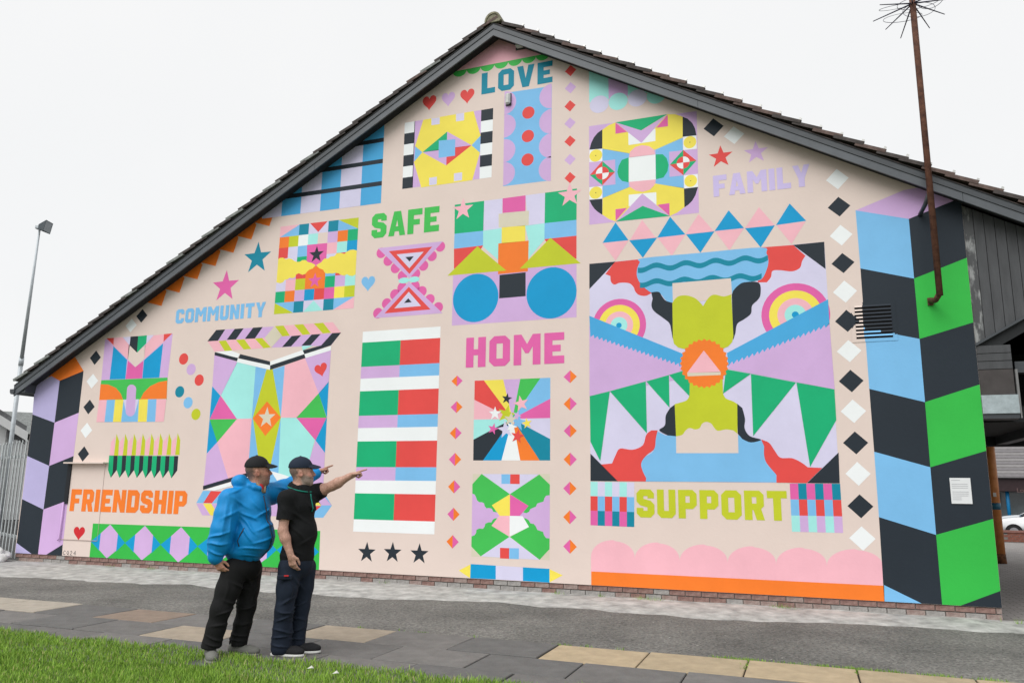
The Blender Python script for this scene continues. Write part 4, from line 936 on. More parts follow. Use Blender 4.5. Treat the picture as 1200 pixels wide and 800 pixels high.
car('parked_car', carpos(1224, 613, 38), R_(-8), ('white', (.75, .76, .77)), 'white hatchback parked behind the low brick wall')
car('parked_car', carpos(1218, 605, 42.5), R_(-12), ('silver', (.5, .52, .54)), 'silver hatchback parked in the row behind the white one')
shop = obj('shop_building', None, label='low shop building with grey tiled roof and dark fascia across the car park', cat='building', loc=(4, 44.5, -.54))
m_shopw = mat('shop_wall', (.1, .09, .085), rough=.8, var=.2); m_fas = mat('dark_red_fascia', (.035, .02, .022), rough=.5, var=.15)
MB().box((0,1.5,0),(30,8,3.1), m_shopw).build('wall', shop)
MB().box((-.3,-.15,2.3),(30.3,.0,3.12), m_fas).build('fascia', shop)
MB().box((0,.0,2.95),(30,1.5,3.1), m_soffit).build('canopy_soffit', shop)
m_rt = mat('grey_profiled_tile', (.21, .2, .2), rough=.8, var=.15, scale=5); m_rt2 = mat('grey_tile_course_dark', (.17, .16, .165), rough=.8, var=.15, scale=5)
shroof = obj('roof', None, shop)
for k in range(14):
    y0 = -.4+k*.36; z0 = 3.14+k*.2
    MB().add([(-.5,y0,z0+.06),(30.5,y0,z0+.06),(30.5,y0+.4,z0+.22),(-.5,y0+.4,z0+.22),(-.5,y0,z0-.02),(30.5,y0,z0-.02)], [(0,1,2,3),(4,5,1,0)], m_rt if k % 2 else m_rt2).build('tile_course', shroof)
for k in range(10):
    xw = 1.2+k*2.9
    w_ = obj('window', None, shop); MB().box((xw,1.45,.5),(xw+2.1,1.49,2.2), mat('shop_glass', (.16, .19, .2), rough=.1, spec=.7)).build('pane', w_); MB().box((xw-.08,1.42,.42),(xw+2.18,1.44,.5), mat('window_frame_pale', (.45, .46, .46), rough=.5)).build('sill', w_)
    MB().box((xw-.08,1.42,2.2),(xw+2.18,1.44,2.28), MATS['window_frame_pale']).build('head', w_)
m_bp = mat('blue_post_paint', (.01, .19, .42), rough=.4, var=.1)
d_ = ray(1181,585); px_ = (CAM+d_*((44.85-CAM.y)/d_.y)).x-4
for k, xx in enumerate((px_-6.6, px_-3.3, px_, px_+3.3)):
    MB().tube([(xx,.35,0),(xx,.35,2.96)], .1, m_bp, 12).build('post', shop, smooth=True)
# shop name on the fascia (only its first letters are in view)
cu = bpy.data.curves.new('lettering', 'FONT'); cu.body = 'Lou'; cu.size = .36; cu.extrude = .01
to = bpy.data.objects.new('lettering_src', cu); C.objects.link(to); bpy.context.view_layer.update()
me = bpy.data.meshes.new_from_object(to.evaluated_get(bpy.context.evaluated_depsgraph_get())); bpy.data.objects.remove(to)
me.materials.clear(); me.materials.append(mat('fascia_letters', (.16, .1, .095), rough=.5))
lo = obj('lettering', me, shop); 
d_ = ray(1191.5,576.5); pL = CAM+d_*((44.33-CAM.y)/d_.y)
lo.location = (pL.x-4, -.17, pL.z+.54); lo.rotation_euler = (R_(90), 0, 0)

# ================================================================ background left: fence, lamp, bungalow
m_galv = mat('galvanised_steel', (.5, .53, .54), rough=.5, metal=.15, var=.25, scale=9, bump=.1)
P0 = Vector((WXL-.06, .12, 0)); q = CAM+ray(0,580)*16.9; P1 = Vector((q.x, q.y, 0)); dv = (P1-P0); dl = dv.length; dv.normalize()
fence = obj('palisade_fence', None, label='galvanised steel palisade fence at the corner of the building', cat='fence', loc=P0); fence.rotation_euler = (0, 0, math.atan2(dv.y, dv.x))
pale = MB()
pr_ = [(-.034,.004),(-.02,-.012),(-.008,.002),(.008,.002),(.02,-.012),(.034,.004)]
for a, c_ in zip(pr_, pr_[1:]):
    za = 2.4-.09*(abs(a[0])/.034); zc_ = 2.4-.09*(abs(c_[0])/.034)
    pale.add([(a[0],a[1],.05),(c_[0],c_[1],.05),(c_[0],c_[1],zc_),(a[0],a[1],za),(a[0],a[1]+.004,.05),(c_[0],c_[1]+.004,.05),(c_[0],c_[1]+.004,zc_),(a[0],a[1]+.004,za)], [(0,1,2,3),(7,6,5,4),(0,3,7,4),(1,5,6,2)], m_galv)
pme = pale.me('pale')
sp = dl/7.6; n = int(dl*2.6/sp)
side = 1 if True else -1
for k in range(n): o = obj('pale', pme, fence); o.location = (.06+k*sp, .03, 0); o.rotation_euler = (rnd.uniform(-.006,.006), rnd.uniform(-.008,.008), 0)
for z in (.42, 2.02): MB().box((0,-.06,z),(n*sp,.0,z+.05), m_galv).build('rail', fence)
for k in range(3): MB().box((.02+k*2.75,-.16,-.1),(.12+k*2.75,-.06,2.35), m_galv).build('post', fence)
# lamp post with floodlight
b0 = CAM+ray(7,566)*21; b1 = CAM+ray(46.5,268)*21
lp = obj('lamp_post', None, label='tall tapered grey steel post with a floodlight at its top', cat='lamp post', loc=(b0.x, b0.y, 0))
tl = (b1.x-b0.x, b1.y-b0.y, b1.z); k1 = CAM+ray(25,423)*21; k1 = (k1.x-b0.x, k1.y-b0.y, k1.z)
m_post = mat('grey_post_steel', (.5, .54, .57), rough=.5, metal=.2, var=.12)
MB().tube([(0,0,-.05),(k1[0],k1[1],k1[2])], [.058,.054], m_post, 16).build('lower_shaft', lp, smooth=True)
MB().tube([(k1[0],k1[1],k1[2]),tl], [.05,.026], m_post, 16).build('upper_shaft', lp, smooth=True)
MB().tube([(k1[0],k1[1],k1[2]-.12),(k1[0],k1[1],k1[2]+.12)], .062, m_post, 16).build('collar', lp, smooth=True)
fl = obj('floodlight', None, lp, loc=tl); fl.rotation_euler = (0, 0, R_(20)); fl.scale = (.66, .66, .66)
m_fl_ = mat('floodlight_housing', (.06, .075, .085), rough=.5)
MB().tube([(-.12,0,.05),(.16,0,.12)], .035, m_post, 8).build('arm', fl); MB().box((-.15,-.1,-.02),(.1,.1,.12), m_post).build('bracket', fl, bevel=.02)
hs = MB(); hs.add([(.02,-.14,-.06),(.02,.14,-.06),(.02,.14,.14),(.02,-.14,.14),(.3,-.24,-.16),(.3,.24,-.16),(.38,.24,.3),(.38,-.24,.3)], [(0,3,2,1),(0,1,5,4),(1,2,6,5),(2,3,7,6),(3,0,4,7)], m_fl_); hs.add([(.3,-.22,-.14),(.3,.22,-.14),(.37,.22,.28),(.37,-.22,.28)], [(0,1,2,3)], mat('lamp_glass', (.25, .28, .3), rough=.1)); hs.build('housing', fl)
# bungalow beyond the fence
h0 = CAM+ray(31,504)*23.2; vd = Vector((h0.x-CAM.x, h0.y-CAM.y, 0)).normalized(); rx_ = Vector((vd.y, -vd.x, 0)); rot_ = math.atan2(rx_.y, rx_.x)
o_ = h0-rx_*6.1
bung = obj('bungalow', None, label='white rendered bungalow with grey roof beyond the fence', cat='house', loc=(o_.x, o_.y, 0)); bung.rotation_euler = (0, 0, rot_)
m_whr = mat('white_render', (.7, .71, .71), rough=.8, var=.06, bump=.1); m_gr = mat('grey_roof_tile', (.15, .155, .16), rough=.85, var=.3, scale=8)
MB().prism([(-4,0),(5.6,0),(5.6,3.3),(.8,6.3),(-4,3.3)], 0, 9, m_whr).build('wall', bung)
rb = MB(); rb.prism([(.8,6.3),(6.1,3.02),(6.1,3.16),(.8,6.46)], -.3, 9.3, m_gr); rb.prism([(.8,6.3),(-4.5,3.02),(-4.5,3.16),(.8,6.46)], -.3, 9.3, m_gr); rb.build('roof', bung)
b = MB(); b.prism([(.8,6.05),(6.15,2.72),(6.15,2.98),(.8,6.28)], -.36,-.31, m_whr); b.prism([(.8,6.05),(-4.55,2.72),(-4.55,2.98),(.8,6.28)], -.36,-.31, m_whr); b.build('bargeboard', bung)
wn = obj('window', None, bung); MB().box((2.2,-.03,1.0),(3.8,-.01,2.2), mat('house_glass', (.08, .1, .11), rough=.1, spec=.7)).build('pane', wn); MB().box((2.1,-.06,.92),(3.9,-.02,1.0), m_whr).build('sill', wn)
h1 = CAM+ray(24,500)*33
rf = obj('slate_roof_house', None, label='house with mossy slate roof just showing behind the white bungalow', cat='house', loc=(h1.x, h1.y, 0)); rf.rotation_euler = (0, 0, rot_)
MB().box((-1.5,0,0),(5,7,3.3), m_whr).build('wall', rf)
MB().add([(-1.8,-.4,3.55),(5.3,-.4,3.55),(5.3,3.6,4.75),(-1.8,3.6,4.75),(-1.8,7.6,3.55),(5.3,7.6,3.55)], [(0,1,2,3),(3,2,5,4)], mat('mossy_slate', (.16, .17, .17), rough=.9, var=.5, scale=14, var2=(.3, .32, .31))).build('roof', rf)
# white rubble sack with a piece of brick against the corner
g = at_z(9, 660)
sack = obj('rubble_sack', None, label='white sack with a broken brick at the foot of the fence', cat='sack', loc=(WXL-.3, -.3, .02))
bm = bmesh.new(); bmesh.ops.create_icosphere(bm, subdivisions=4, radius=1)
from mathutils import noise as mnoise
for v in bm.verts:
    p = v.co.copy(); v.co = Vector((p.x*.42, p.y*.25, max(-.03, p.z*.21+.06)))*(1+.28*mnoise.noise(p*2.3)+.12*mnoise.noise(p*6))
me = bpy.data.meshes.new('sack'); bm.to_mesh(me); bm.free(); me.materials.append(mat('dusty_white_sack', (.66, .66, .65), rough=.85, var=.15, scale=8, bump=.4)); me.polygons.foreach_set('use_smooth', [True]*len(me.polygons)); obj('bag', me, sack)
MB().box((.0,-.08,.2),(.1,.02,.42), m_brick2).build('broken_brick', sack, bevel=.015)
ho = obj('neck', MB().tube([(.03,-.03,.2),(.06,-.03,.38),(.12,-.03,.55),(.1,-.02,.62)], [.14,.09,.07,.02], MATS['dusty_white_sack'], 10).me('neck', True), sack)

# ================================================================ lawn
lawn_m = mat('lawn_soil', (.08, .13, .025), rough=1, var=.4, scale=25, bump=.6, bscale=60)
sheet('lawn', -32, 14, -14, -5.13, lambda x, t: .012+.02*math.sin(x*.9)*(1-t)-.02*(t > .99), lawn_m, 0, .05, nx=300, ny=6)
FEET = [(at_z(250,775).x, at_z(250,775).y-.06, .13, .2)]
def grass(name, n, xr, yr, lab, seed, hmin=.018, hmax=.055, edge=True):
    g = np.random.default_rng(seed)
    x = g.uniform(*xr, n); y = g.uniform(*yr, n)
    if edge:
        # thin out unevenly, clumps; ragged edge to the paving
        e = -5.17+.05*np.sin(x*3.1)+.04*np.sin(x*7.7+1)+g.normal(0, .03, n); keep = y < e; x, y = x[keep], y[keep]
    if edge:
        for fx, fy, rx_, ry_ in FEET:
            keep = ((x-fx)/rx_)**2+((y-fy)/ry_)**2 > 1+.5*g.normal(0, 1, len(x)); x, y = x[keep], y[keep]
    n = len(x)
    cl = np.sin(x*4.1+np.sin(y*5))*np.sin(y*6.3+x)
    h = g.uniform(hmin, hmax, n)*(1+.35*cl); a = g.uniform(0, 2*np.pi, n); w_ = g.uniform(.0018, .0036, n); lean = g.uniform(.1, .75, n)*h; b = g.uniform(0, 2*np.pi, n)
    z0 = np.full(n, .0 if not edge else .008)
    dx, dy = np.cos(a)*w_, np.sin(a)*w_; lx, ly = np.cos(b)*lean, np.sin(b)*lean
    V = np.stack([np.stack([x-dx, y-dy, z0], 1), np.stack([x+dx, y+dy, z0], 1), np.stack([x+dx*.8+lx*.4, y+dy*.8+ly*.4, z0+h*.6], 1), np.stack([x-dx*.8+lx*.4, y-dy*.8+ly*.4, z0+h*.6], 1), np.stack([x+lx, y+ly, z0+h], 1)], 1).reshape(-1, 3)
    me = bpy.data.meshes.new(name); k = np.arange(n)*5
    me.vertices.add(n*5); me.vertices.foreach_set('co', V.ravel())
    loops = np.stack([k, k+1, k+2, k+3, k+3, k+2, k+4], 1).ravel(); me.loops.add(n*7); me.loops.foreach_set('vertex_index', loops.astype(np.int32))
    me.polygons.add(n*2); st = np.stack([np.arange(n)*7, np.arange(n)*7+4], 1).ravel(); me.polygons.foreach_set('loop_start', st.astype(np.int32))
    mi = g.choice(4, n, p=[.42, .34, .19, .05]); me.polygons.foreach_set('material_index', np.repeat(mi, 2).astype(np.int32))
    for i, c_ in enumerate([(.2, .35, .04), (.26, .43, .055), (.12, .24, .03), (.45, .42, .18)]):
        mm = mat('grass_blade_%d' % i, c_, rough=.6, var=.15, scale=3, spec=.3); me.materials.append(mm)
    me.update(calc_edges=True); me.validate()
    o = obj(name, me, label=lab, cat='grass', kind='stuff'); return o
grass('lawn_grass', 80000, (-9.2, -1.6), (-7.0, -5.0), 'short bright green grass of the lawn edge', 1)
def tufts(name, spots, lab, seed, h=(.03, .08)):
    g = np.random.default_rng(seed); X = []; Y = []
    grass_o = None
    me_list = []
    for (x, y, r_, n) in spots:
        X += list(x+g.normal(0, r_, n)); Y += list(y+g.normal(0, r_*.35, n))
    n = len(X); x = np.array(X); y = np.array(Y)
    hh = g.uniform(h[0], h[1], n); a = g.uniform(0, 6.28, n); w_ = g.uniform(.002, .005, n); b = g.uniform(0, 6.28, n); lean = hh*g.uniform(.1, .8, n)
    V = []; F = []
    for i in range(n):
        dx, dy = math.cos(a[i])*w_[i], math.sin(a[i])*w_[i]; k = len(V)
        V += [(x[i]-dx, y[i]-dy, -.01), (x[i]+dx, y[i]+dy, -.01), (x[i]+math.cos(b[i])*lean[i], y[i]+math.sin(b[i])*lean[i], hh[i])]; F.append((k, k+1, k+2))
    return obj(name, mesh(name, V, F, [MATS['grass_blade_0'], MATS['grass_blade_1'], MATS['grass_blade_2']], [int(v) for v in g.integers(0, 3, n)]), label=lab, cat='weeds', kind='stuff')
def onz(px, py): p = at_z(px, py); return p.x, p.y
sp_ = [(W(181,671)[0], -.1, .05, 60), (W(655,697)[0], -.1, .05, 70), (W(705,700)[0], -.06, .03, 30), (W(761,702)[0], -.12, .12, 160), (W(918,710)[0], -.08, .08, 80), (W(452,690)[0], -.05, .05, 30), (W(131,668)[0], -.05, .06, 40), (2.3, -.15, .08, 70)]
tufts('wall_weeds', sp_, 'small green weeds along the foot of the painted wall', 3, (.03, .1))
rr = random.Random(9)
mo_sp = [(rr.uniform(-.9, 1.6), -3.43, .05, 30) for _ in range(26)]+[(rr.uniform(-5, -1), -3.43, .03, 14) for _ in range(8)]+[(-.59, -3.8, .02, 12), (-.59, -3.65, .02, 12), (.31, -3.6, .02, 12), (-2.4, -3.46, .03, 20)]
tufts('joint_moss', mo_sp, 'green moss and grass in the joint between tarmac and flags', 4, (.008, .03))
# scattered daisies and litter specks on the lawn and paths
m_spk = mat('pale_speck', (.6, .6, .55), rough=.8)
# ================================================================ people: signed-distance bodies
class SDF:
    def __init__(s, lo, hi, h):
        s.h = h; s.lo = np.array(lo, float); n = np.ceil((np.array(hi)-s.lo)/h).astype(int)+1
        s.ax = [s.lo[i]+h*np.arange(n[i]) for i in range(3)]; s.d = np.full(n, .3, np.float32)
    def reg(s, lo, hi):
        sl_ = []
        for i in range(3):
            a = int(max(0, math.floor((lo[i]-s.lo[i])/s.h))); b = int(min(len(s.ax[i]), math.ceil((hi[i]-s.lo[i])/s.h)+1)); sl_.append(slice(a, max(a, b)))
        g = np.meshgrid(*[s.ax[i][sl_[i]] for i in range(3)], indexing='ij', sparse=True)
        return tuple(sl_), g
    def put(s, sl_, d, k, sub=False):
        a = s.d[sl_]
        if sub:
            b = -d; h = np.maximum(k-np.abs(a-b), 0)/k if k > 0 else 0; s.d[sl_] = np.maximum(a, b)+h*h*k*.25; return
        if k > 0: h = np.maximum(k-np.abs(a-d), 0)/k; s.d[sl_] = np.minimum(a, d)-h*h*k*.25
        else: s.d[sl_] = np.minimum(a, d)
    def cone(s, p, q, r1, r2, k=.02, sub=False):
        p, q = np.array(p, float), np.array(q, float); m_ = max(r1, r2)+k+3*s.h
        sl_, (x, y, z) = s.reg(np.minimum(p, q)-m_, np.maximum(p, q)+m_); v = q-p; L2 = max(1e-9, v@v)
        t = np.clip(((x-p[0])*v[0]+(y-p[1])*v[1]+(z-p[2])*v[2])/L2, 0, 1)
        d = np.sqrt((x-p[0]-t*v[0])**2+(y-p[1]-t*v[1])**2+(z-p[2]-t*v[2])**2)-(r1+(r2-r1)*t); s.put(sl_, d, k, sub); return s
    def chain(s, P, R, k=.02):
        for i in range(len(P)-1): s.cone(P[i], P[i+1], R[i], R[i+1], k)
        return s
    def ell(s, c, F, L, U, r, k=.02, sub=False, warp=None, cut=None):
        """ellipsoid with axes F, L, U"""
        c = np.array(c, float); m_ = max(r)+k+3*s.h; sl_, (x, y, z) = s.reg(c-m_, c+m_)
        x, y, z = x-c[0], y-c[1], z-c[2]
        f = x*F[0]+y*F[1]+z*F[2]; l = x*L[0]+y*L[1]+z*L[2]; u = x*U[0]+y*U[1]+z*U[2]
        if warp: f, l, u = warp(f, l, u)
        k0 = np.sqrt((f/r[0])**2+(l/r[1])**2+(u/r[2])**2)+1e-6; k1 = np.sqrt((f/r[0]**2)**2+(l/r[1]**2)**2+(u/r[2]**2)**2)+1e-6
        d = k0*(k0-1)/k1
        if cut is not None: d = np.maximum(d, cut(f, l, u))
        s.put(sl_, d, k, sub); return s
    def cut(s, c, nrm, R=.5, region=None):
        c = np.array(c, float); nrm = np.array(nrm, float); nrm /= np.linalg.norm(nrm); sl_, (x, y, z) = s.reg(c-R, c+R)
        s.d[sl_] = np.maximum(s.d[sl_], (x-c[0])*nrm[0]+(y-c[1])*nrm[1]+(z-c[2])*nrm[2]); return s
    def disp(s, fn):
        m_ = np.abs(s.d) < .05; i = np.nonzero(m_); P = [s.ax[k][i[k]] for k in range(3)]; s.d[i] -= fn(*P).astype(np.float32); return s
    def mesh(s, name, mats, pick=None, tint=None):
        d = s.d; h = s.h; sg = d < 0; n = np.array(d.shape)
        cs_ = np.zeros(n-1, np.int8)
        for a in (0, 1):
            for b in (0, 1):
                for c in (0, 1): cs_ += sg[a:n[0]-1+a, b:n[1]-1+b, c:n[2]-1+c]
        act = (cs_ > 0) & (cs_ < 8); I = np.argwhere(act); idx = np.full(act.shape, -1, np.int64); idx[act] = np.arange(len(I))
        acc = np.zeros((len(I), 3)); cnt = np.zeros(len(I)); cor = [(a, b, c) for a in (0, 1) for b in (0, 1) for c in (0, 1)]
        for i, p in enumerate(cor):
            for q in cor[i+1:]:
                if sum(abs(p[t]-q[t]) for t in range(3)) != 1: continue
                da = d[I[:,0]+p[0], I[:,1]+p[1], I[:,2]+p[2]]; db = d[I[:,0]+q[0], I[:,1]+q[1], I[:,2]+q[2]]
                c = (da < 0) != (db < 0); t = np.where(c, da/(da-db+1e-12), 0)
                pos = np.array(p)[None]+t[:,None]*(np.array(q)-np.array(p))[None]; acc[c] += pos[c]; cnt[c] += 1
        V = (I+acc/np.maximum(cnt, 1)[:,None])*h+s.lo; Q = []
        for ax in range(3):
            u, v = (ax+1) % 3, (ax+2) % 3
            sl0 = [slice(None)]*3; sl1 = [slice(None)]*3; sl0[ax] = slice(0, n[ax]-1); sl1[ax] = slice(1, n[ax])
            a, b = sg[tuple(sl0)], sg[tuple(sl1)]; E_ = np.argwhere(a != b); E_ = E_[(E_[:,u] > 0) & (E_[:,v] > 0) & (E_[:,u] < n[u]-1) & (E_[:,v] < n[v]-1)]
            if not len(E_): continue
            ins = a[E_[:,0], E_[:,1], E_[:,2]]
            def ci(du, dv): K = E_.copy(); K[:,u] -= du; K[:,v] -= dv; return idx[K[:,0], K[:,1], K[:,2]]
            q = np.stack([ci(1,1), ci(0,1), ci(0,0), ci(1,0)], 1); q[~ins] = q[~ins][:, ::-1]; Q.append(q)
        Q = np.concatenate(Q); Q = Q[(Q >= 0).all(1)]
        # two rounds of light smoothing
        for _ in range(1):
            S = np.zeros_like(V); Ct = np.zeros(len(V))
            for a in range(4): np.add.at(S, Q[:,a], V[Q[:,(a+1) % 4]]+V[Q[:,(a+3) % 4]]); np.add.at(Ct, Q[:,a], 2)
            V = V*.5+.5*S/np.maximum(Ct, 1)[:,None]
        me = bpy.data.meshes.new(name); me.vertices.add(len(V)); me.vertices.foreach_set('co', V.ravel()); me.loops.add(len(Q)*4); me.loops.foreach_set('vertex_index', Q.ravel().astype(np.int32))
        me.polygons.add(len(Q)); me.polygons.foreach_set('loop_start', (np.arange(len(Q))*4).astype(np.int32)); me.polygons.foreach_set('use_smooth', [True]*len(Q))
        for m_ in mats: me.materials.append(m_)
        if pick is not None: me.polygons.foreach_set('material_index', pick(V[Q].mean(1)).astype(np.int32))
        if tint is not None:
            ca = me.color_attributes.new('tint', 'FLOAT_COLOR', 'POINT'); col_ = np.ones((len(V), 4)); col_[:, :3] = tint(V); ca.data.foreach_set('color', col_.ravel())
        me.update(calc_edges=True); return me
def v3(*a): return np.array(a, float)
def unit(v): v = np.array(v, float); return v/np.linalg.norm(v)
UP = v3(0, 0, 1)
class Man:
    def __init__(s, foot_px, label, group=None):
        O = at_z(*foot_px); s.O = O; vd = Vector((O.x-CAM.x, O.y-CAM.y, 0)); s.R = vd.length; s.n = vd.normalized(); s.rx = Vector((s.n.y, -s.n.x, 0))
        s.root = obj('person', None, label=label, cat='person', loc=(O.x, O.y, 0)); s.root.rotation_euler = (0, 0, math.atan2(s.rx.y, s.rx.x))
    def J(s, px, py, b=0.):
        r = ray(px, py); t = (s.R+b)/(r.x*s.n.x+r.y*s.n.y); P = CAM+r*t-s.O
        return v3(P.dot(s.rx), b, P.z)
def hand(S, w, Dr, Np, Sd, curl, sc=1.0, thumb=.6):
    """w wrist, Dr finger direction, Np palm side, Sd thumb side; curl = 4 triples of bend angles"""
    Dr, Np, Sd = unit(Dr), unit(Np), unit(Sd)
    S.cone(w-Dr*.03*sc, w+Dr*.03*sc, .026*sc, .027*sc, .015)
    for o in (-.024, -.008, .008, .024): S.cone(w+Dr*.02*sc+Sd*o*.75*sc, w+Dr*.085*sc+Sd*o*1.05*sc, .014*sc, .0125*sc, .012)
    for i, (o, L, ro) in enumerate(((.029, .074, .0098), (.0098, .082, .0102), (-.0098, .075, .0098), (-.028, .06, .0088))):
        p = w+Dr*(.088-.004*abs(i-1))*sc+Sd*o*sc; a = 0; sp = Dr+Sd*o*1.2
        for j, (fr_, rad) in enumerate(((.46, 1), (.3, .92), (.24, .82))):
            a += curl[i][j]; dr = unit(sp)*math.cos(a)+Np*math.sin(a); q = p+dr*L*fr_*sc; S.cone(p, q, ro*rad*sc, ro*rad*.94*sc, .004); p = q
    p = w+Dr*.022*sc+Sd*.026*sc; q = p+(Dr*.6+Sd*.55+Np*.35)*.042*sc; S.cone(p, q, .0155*sc, .0125*sc, .012); e = q+(Dr*.85+Sd*(.35-thumb*.5)+Np*.35*thumb)*.034*sc; S.cone(q, e, .0115*sc, .0105*sc, .005); S.cone(e, e+(Dr*.9+Np*.3*thumb-Sd*.15*thumb)*.024*sc, .0105*sc, .0088*sc, .004)
POINT = [(.06, .04, .02), (1.25, 1.5, .9), (1.35, 1.5, .9), (1.4, 1.5, .9)]
RELAX = [(.3, .4, .3), (.4, .5, .35), (.5, .55, .35), (.55, .6, .4)]
def head(S, c, F, L, U, heavy=0., beard=0.):
    def p(f, l, u): return c+F*f+L*l+U*u
    S.ell(p(-.012, 0, .032), F, L, U, (.1, .078, .093), .03)
    S.ell(p(.034, 0, -.03), F, L, U, (.067, .063+heavy*.01, .092), .03)
    S.ell(p(.046, 0, -.083), F, L, U, (.05, .05+heavy*.012, .038), .03)
    S.ell(p(.078, 0, -.102), F, L, U, (.024+beard*.008, .026, .022+beard*.008), .02)
    if heavy: S.ell(p(.03, 0, -.115), F, L, U, (.055, .055, .035), .03)
    S.ell(p(.082, 0, .026), F, L, U, (.02, .052, .013), .02)
    for s_ in (-1, 1):
        S.ell(p(.1, s_*.033, .003), F, L, U, (.016, .019, .013), .012, sub=True)
        S.ell(p(.079, s_*.033, .003), F, L, U, (.0125, .0135, .0115), .004)
        S.ell(p(.072, s_*.045, -.035), F, L, U, (.022, .018, .02), .025)
        # ear: flattened bowl with a rim
        S.ell(p(-.008, s_*(.079+heavy*.004), -.012), unit(F*.97+U*.2), unit(L*s_-F*.35), unit(U-F*.2), (.021, .009, .034), .006)
        S.ell(p(.0, s_*(.09+heavy*.004), -.012), unit(F*.97+U*.2), unit(L*s_-F*.35), unit(U-F*.2), (.01, .006, .019), .004, sub=True)
    S.cone(p(.098, 0, .012), p(.122, 0, -.026), .0085, .0125, .014); S.ell(p(.113, 0, -.032), F, L, U, (.014, .019, .011), .008)
    S.ell(p(.104, 0, -.055), F, L, U, (.011, .024, .008), .008); S.ell(p(.101, 0, -.073), F, L, U, (.012, .022, .0085), .008); S.ell(p(.113, 0, -.0635), F, L, U, (.01, .026, .0028), .003, sub=True)
def cap(man, c, F, L, U, mm, lab=None, logo=None):
    S = SDF(c-.26, c+.28, .005)
    S.ell(c+U*.028-F*.008, F, L, U, (.113, .093, .103), 0, cut=lambda f, l, u: -(u+.012+.10*f*(f < 0)))
    S.ell(c-F*.005+U*.02, F, L, U, (.106, .087, .1), .004, sub=True, cut=lambda f, l, u: (u-.01))
    S.ell(c+F*.1+U*.043, F, L, U, (.085, .082, .012), .006, warp=lambda f, l, u: (f, l, u+5.0*l*l+.9*np.maximum(f, -.05)*.28), cut=lambda f, l, u: -(f+.05))
    S.ell(c+U*.132-F*.008, F, L, U, (.011, .011, .006), .003)
    # panel seams
    o = obj('cap', S.mesh('cap', [mm]), man.root, label=lab); return o
def vnoise(seed, freq):
    g = np.random.default_rng(seed); Kd = g.normal(0, 1, (10, 3)); Kd /= np.linalg.norm(Kd, axis=1)[:,None]; Kd *= g.uniform(.6, 1.6, (10, 1))*freq; ph = g.uniform(0, 6.28, 10)
    def fn(x, y, z): return sum(np.sin(Kd[i,0]*x+Kd[i,1]*y+Kd[i,2]*z+ph[i]) for i in range(10))/4.
    return fn
_w1, _w2 = vnoise(31, 11), vnoise(32, 15)
def folds(x, y, z, c, dr, wl, rad, amp):
    """a patch of broken cloth creases round c, running across direction dr"""
    dr = unit(dr); X, Y, Z = x-c[0], y-c[1], z-c[2]; r2 = (X*X+Y*Y+Z*Z)/(rad*rad); t = X*dr[0]+Y*dr[1]+Z*dr[2]
    ph = (t+wl*.55*_w1(x, y, z))*3.1416/(wl*1.25); r = 1-np.abs(np.sin(ph)); mk = np.clip(.45+.75*_w2(x+c[0]*3, y, z+c[2]*5), 0, 1)
    return amp*1.5*(r**2.2-.25)*mk*np.exp(-r2*1.0)
def folds_(x, y, z, c, dr, wl, rad, amp):
    """a patch of parallel cloth folds round c: ridges across direction dr"""
    dr = unit(dr); X, Y, Z = x-c[0], y-c[1], z-c[2]; r2 = (X*X+Y*Y+Z*Z)/(rad*rad); t = X*dr[0]+Y*dr[1]+Z*dr[2]
    return amp*np.sin(6.283*t/wl+1.2*np.sin(14*(X+Z)))*np.exp(-r2*1.3)
def skinmat(name):
    m = bpy.data.materials.new(name); m.use_nodes = True; t = m.node_tree; b = t.nodes['Principled BSDF']; b.inputs['Roughness'].default_value = .55; b.inputs['Specular IOR Level'].default_value = .35
    a = N(t, 'ShaderNodeAttribute'); a.attribute_name = 'tint'; g = N(t, 'ShaderNodeTexCoord')
    n = N(t, 'ShaderNodeTexNoise'); n.inputs['Scale'].default_value = 70; n.inputs['Detail'].default_value = 6; t.links.new(g.outputs['Object'], n.inputs['Vector'])
    r = N(t, 'ShaderNodeValToRGB'); r.color_ramp.elements[0].position = .3; r.color_ramp.elements[0].color = (.72, .68, .68, 1); r.color_ramp.elements[1].position = .7; r.color_ramp.elements[1].color = (1.12, 1.12, 1.12, 1)
    t.links.new(n.outputs['Fac'], r.inputs['Fac']); mu = N(t, 'ShaderNodeMixRGB', blend_type='MULTIPLY'); mu.inputs[0].default_value = 1; t.links.new(a.outputs['Color'], mu.inputs[1]); t.links.new(r.outputs['Color'], mu.inputs[2]); t.links.new(mu.outputs[0], b.inputs['Base Color'])
    bp = N(t, 'ShaderNodeBump'); bp.inputs['Strength'].default_value = .25; bp.inputs['Distance'].default_value = .003; t.links.new(n.outputs['Fac'], bp.inputs['Height']); t.links.new(bp.outputs['Normal'], b.inputs['Normal']); return m
def sstep(a, b, x): t = np.clip((x-a)/(b-a), 0, 1); return t*t*(3-2*t)
_wt = vnoise(77, 90)
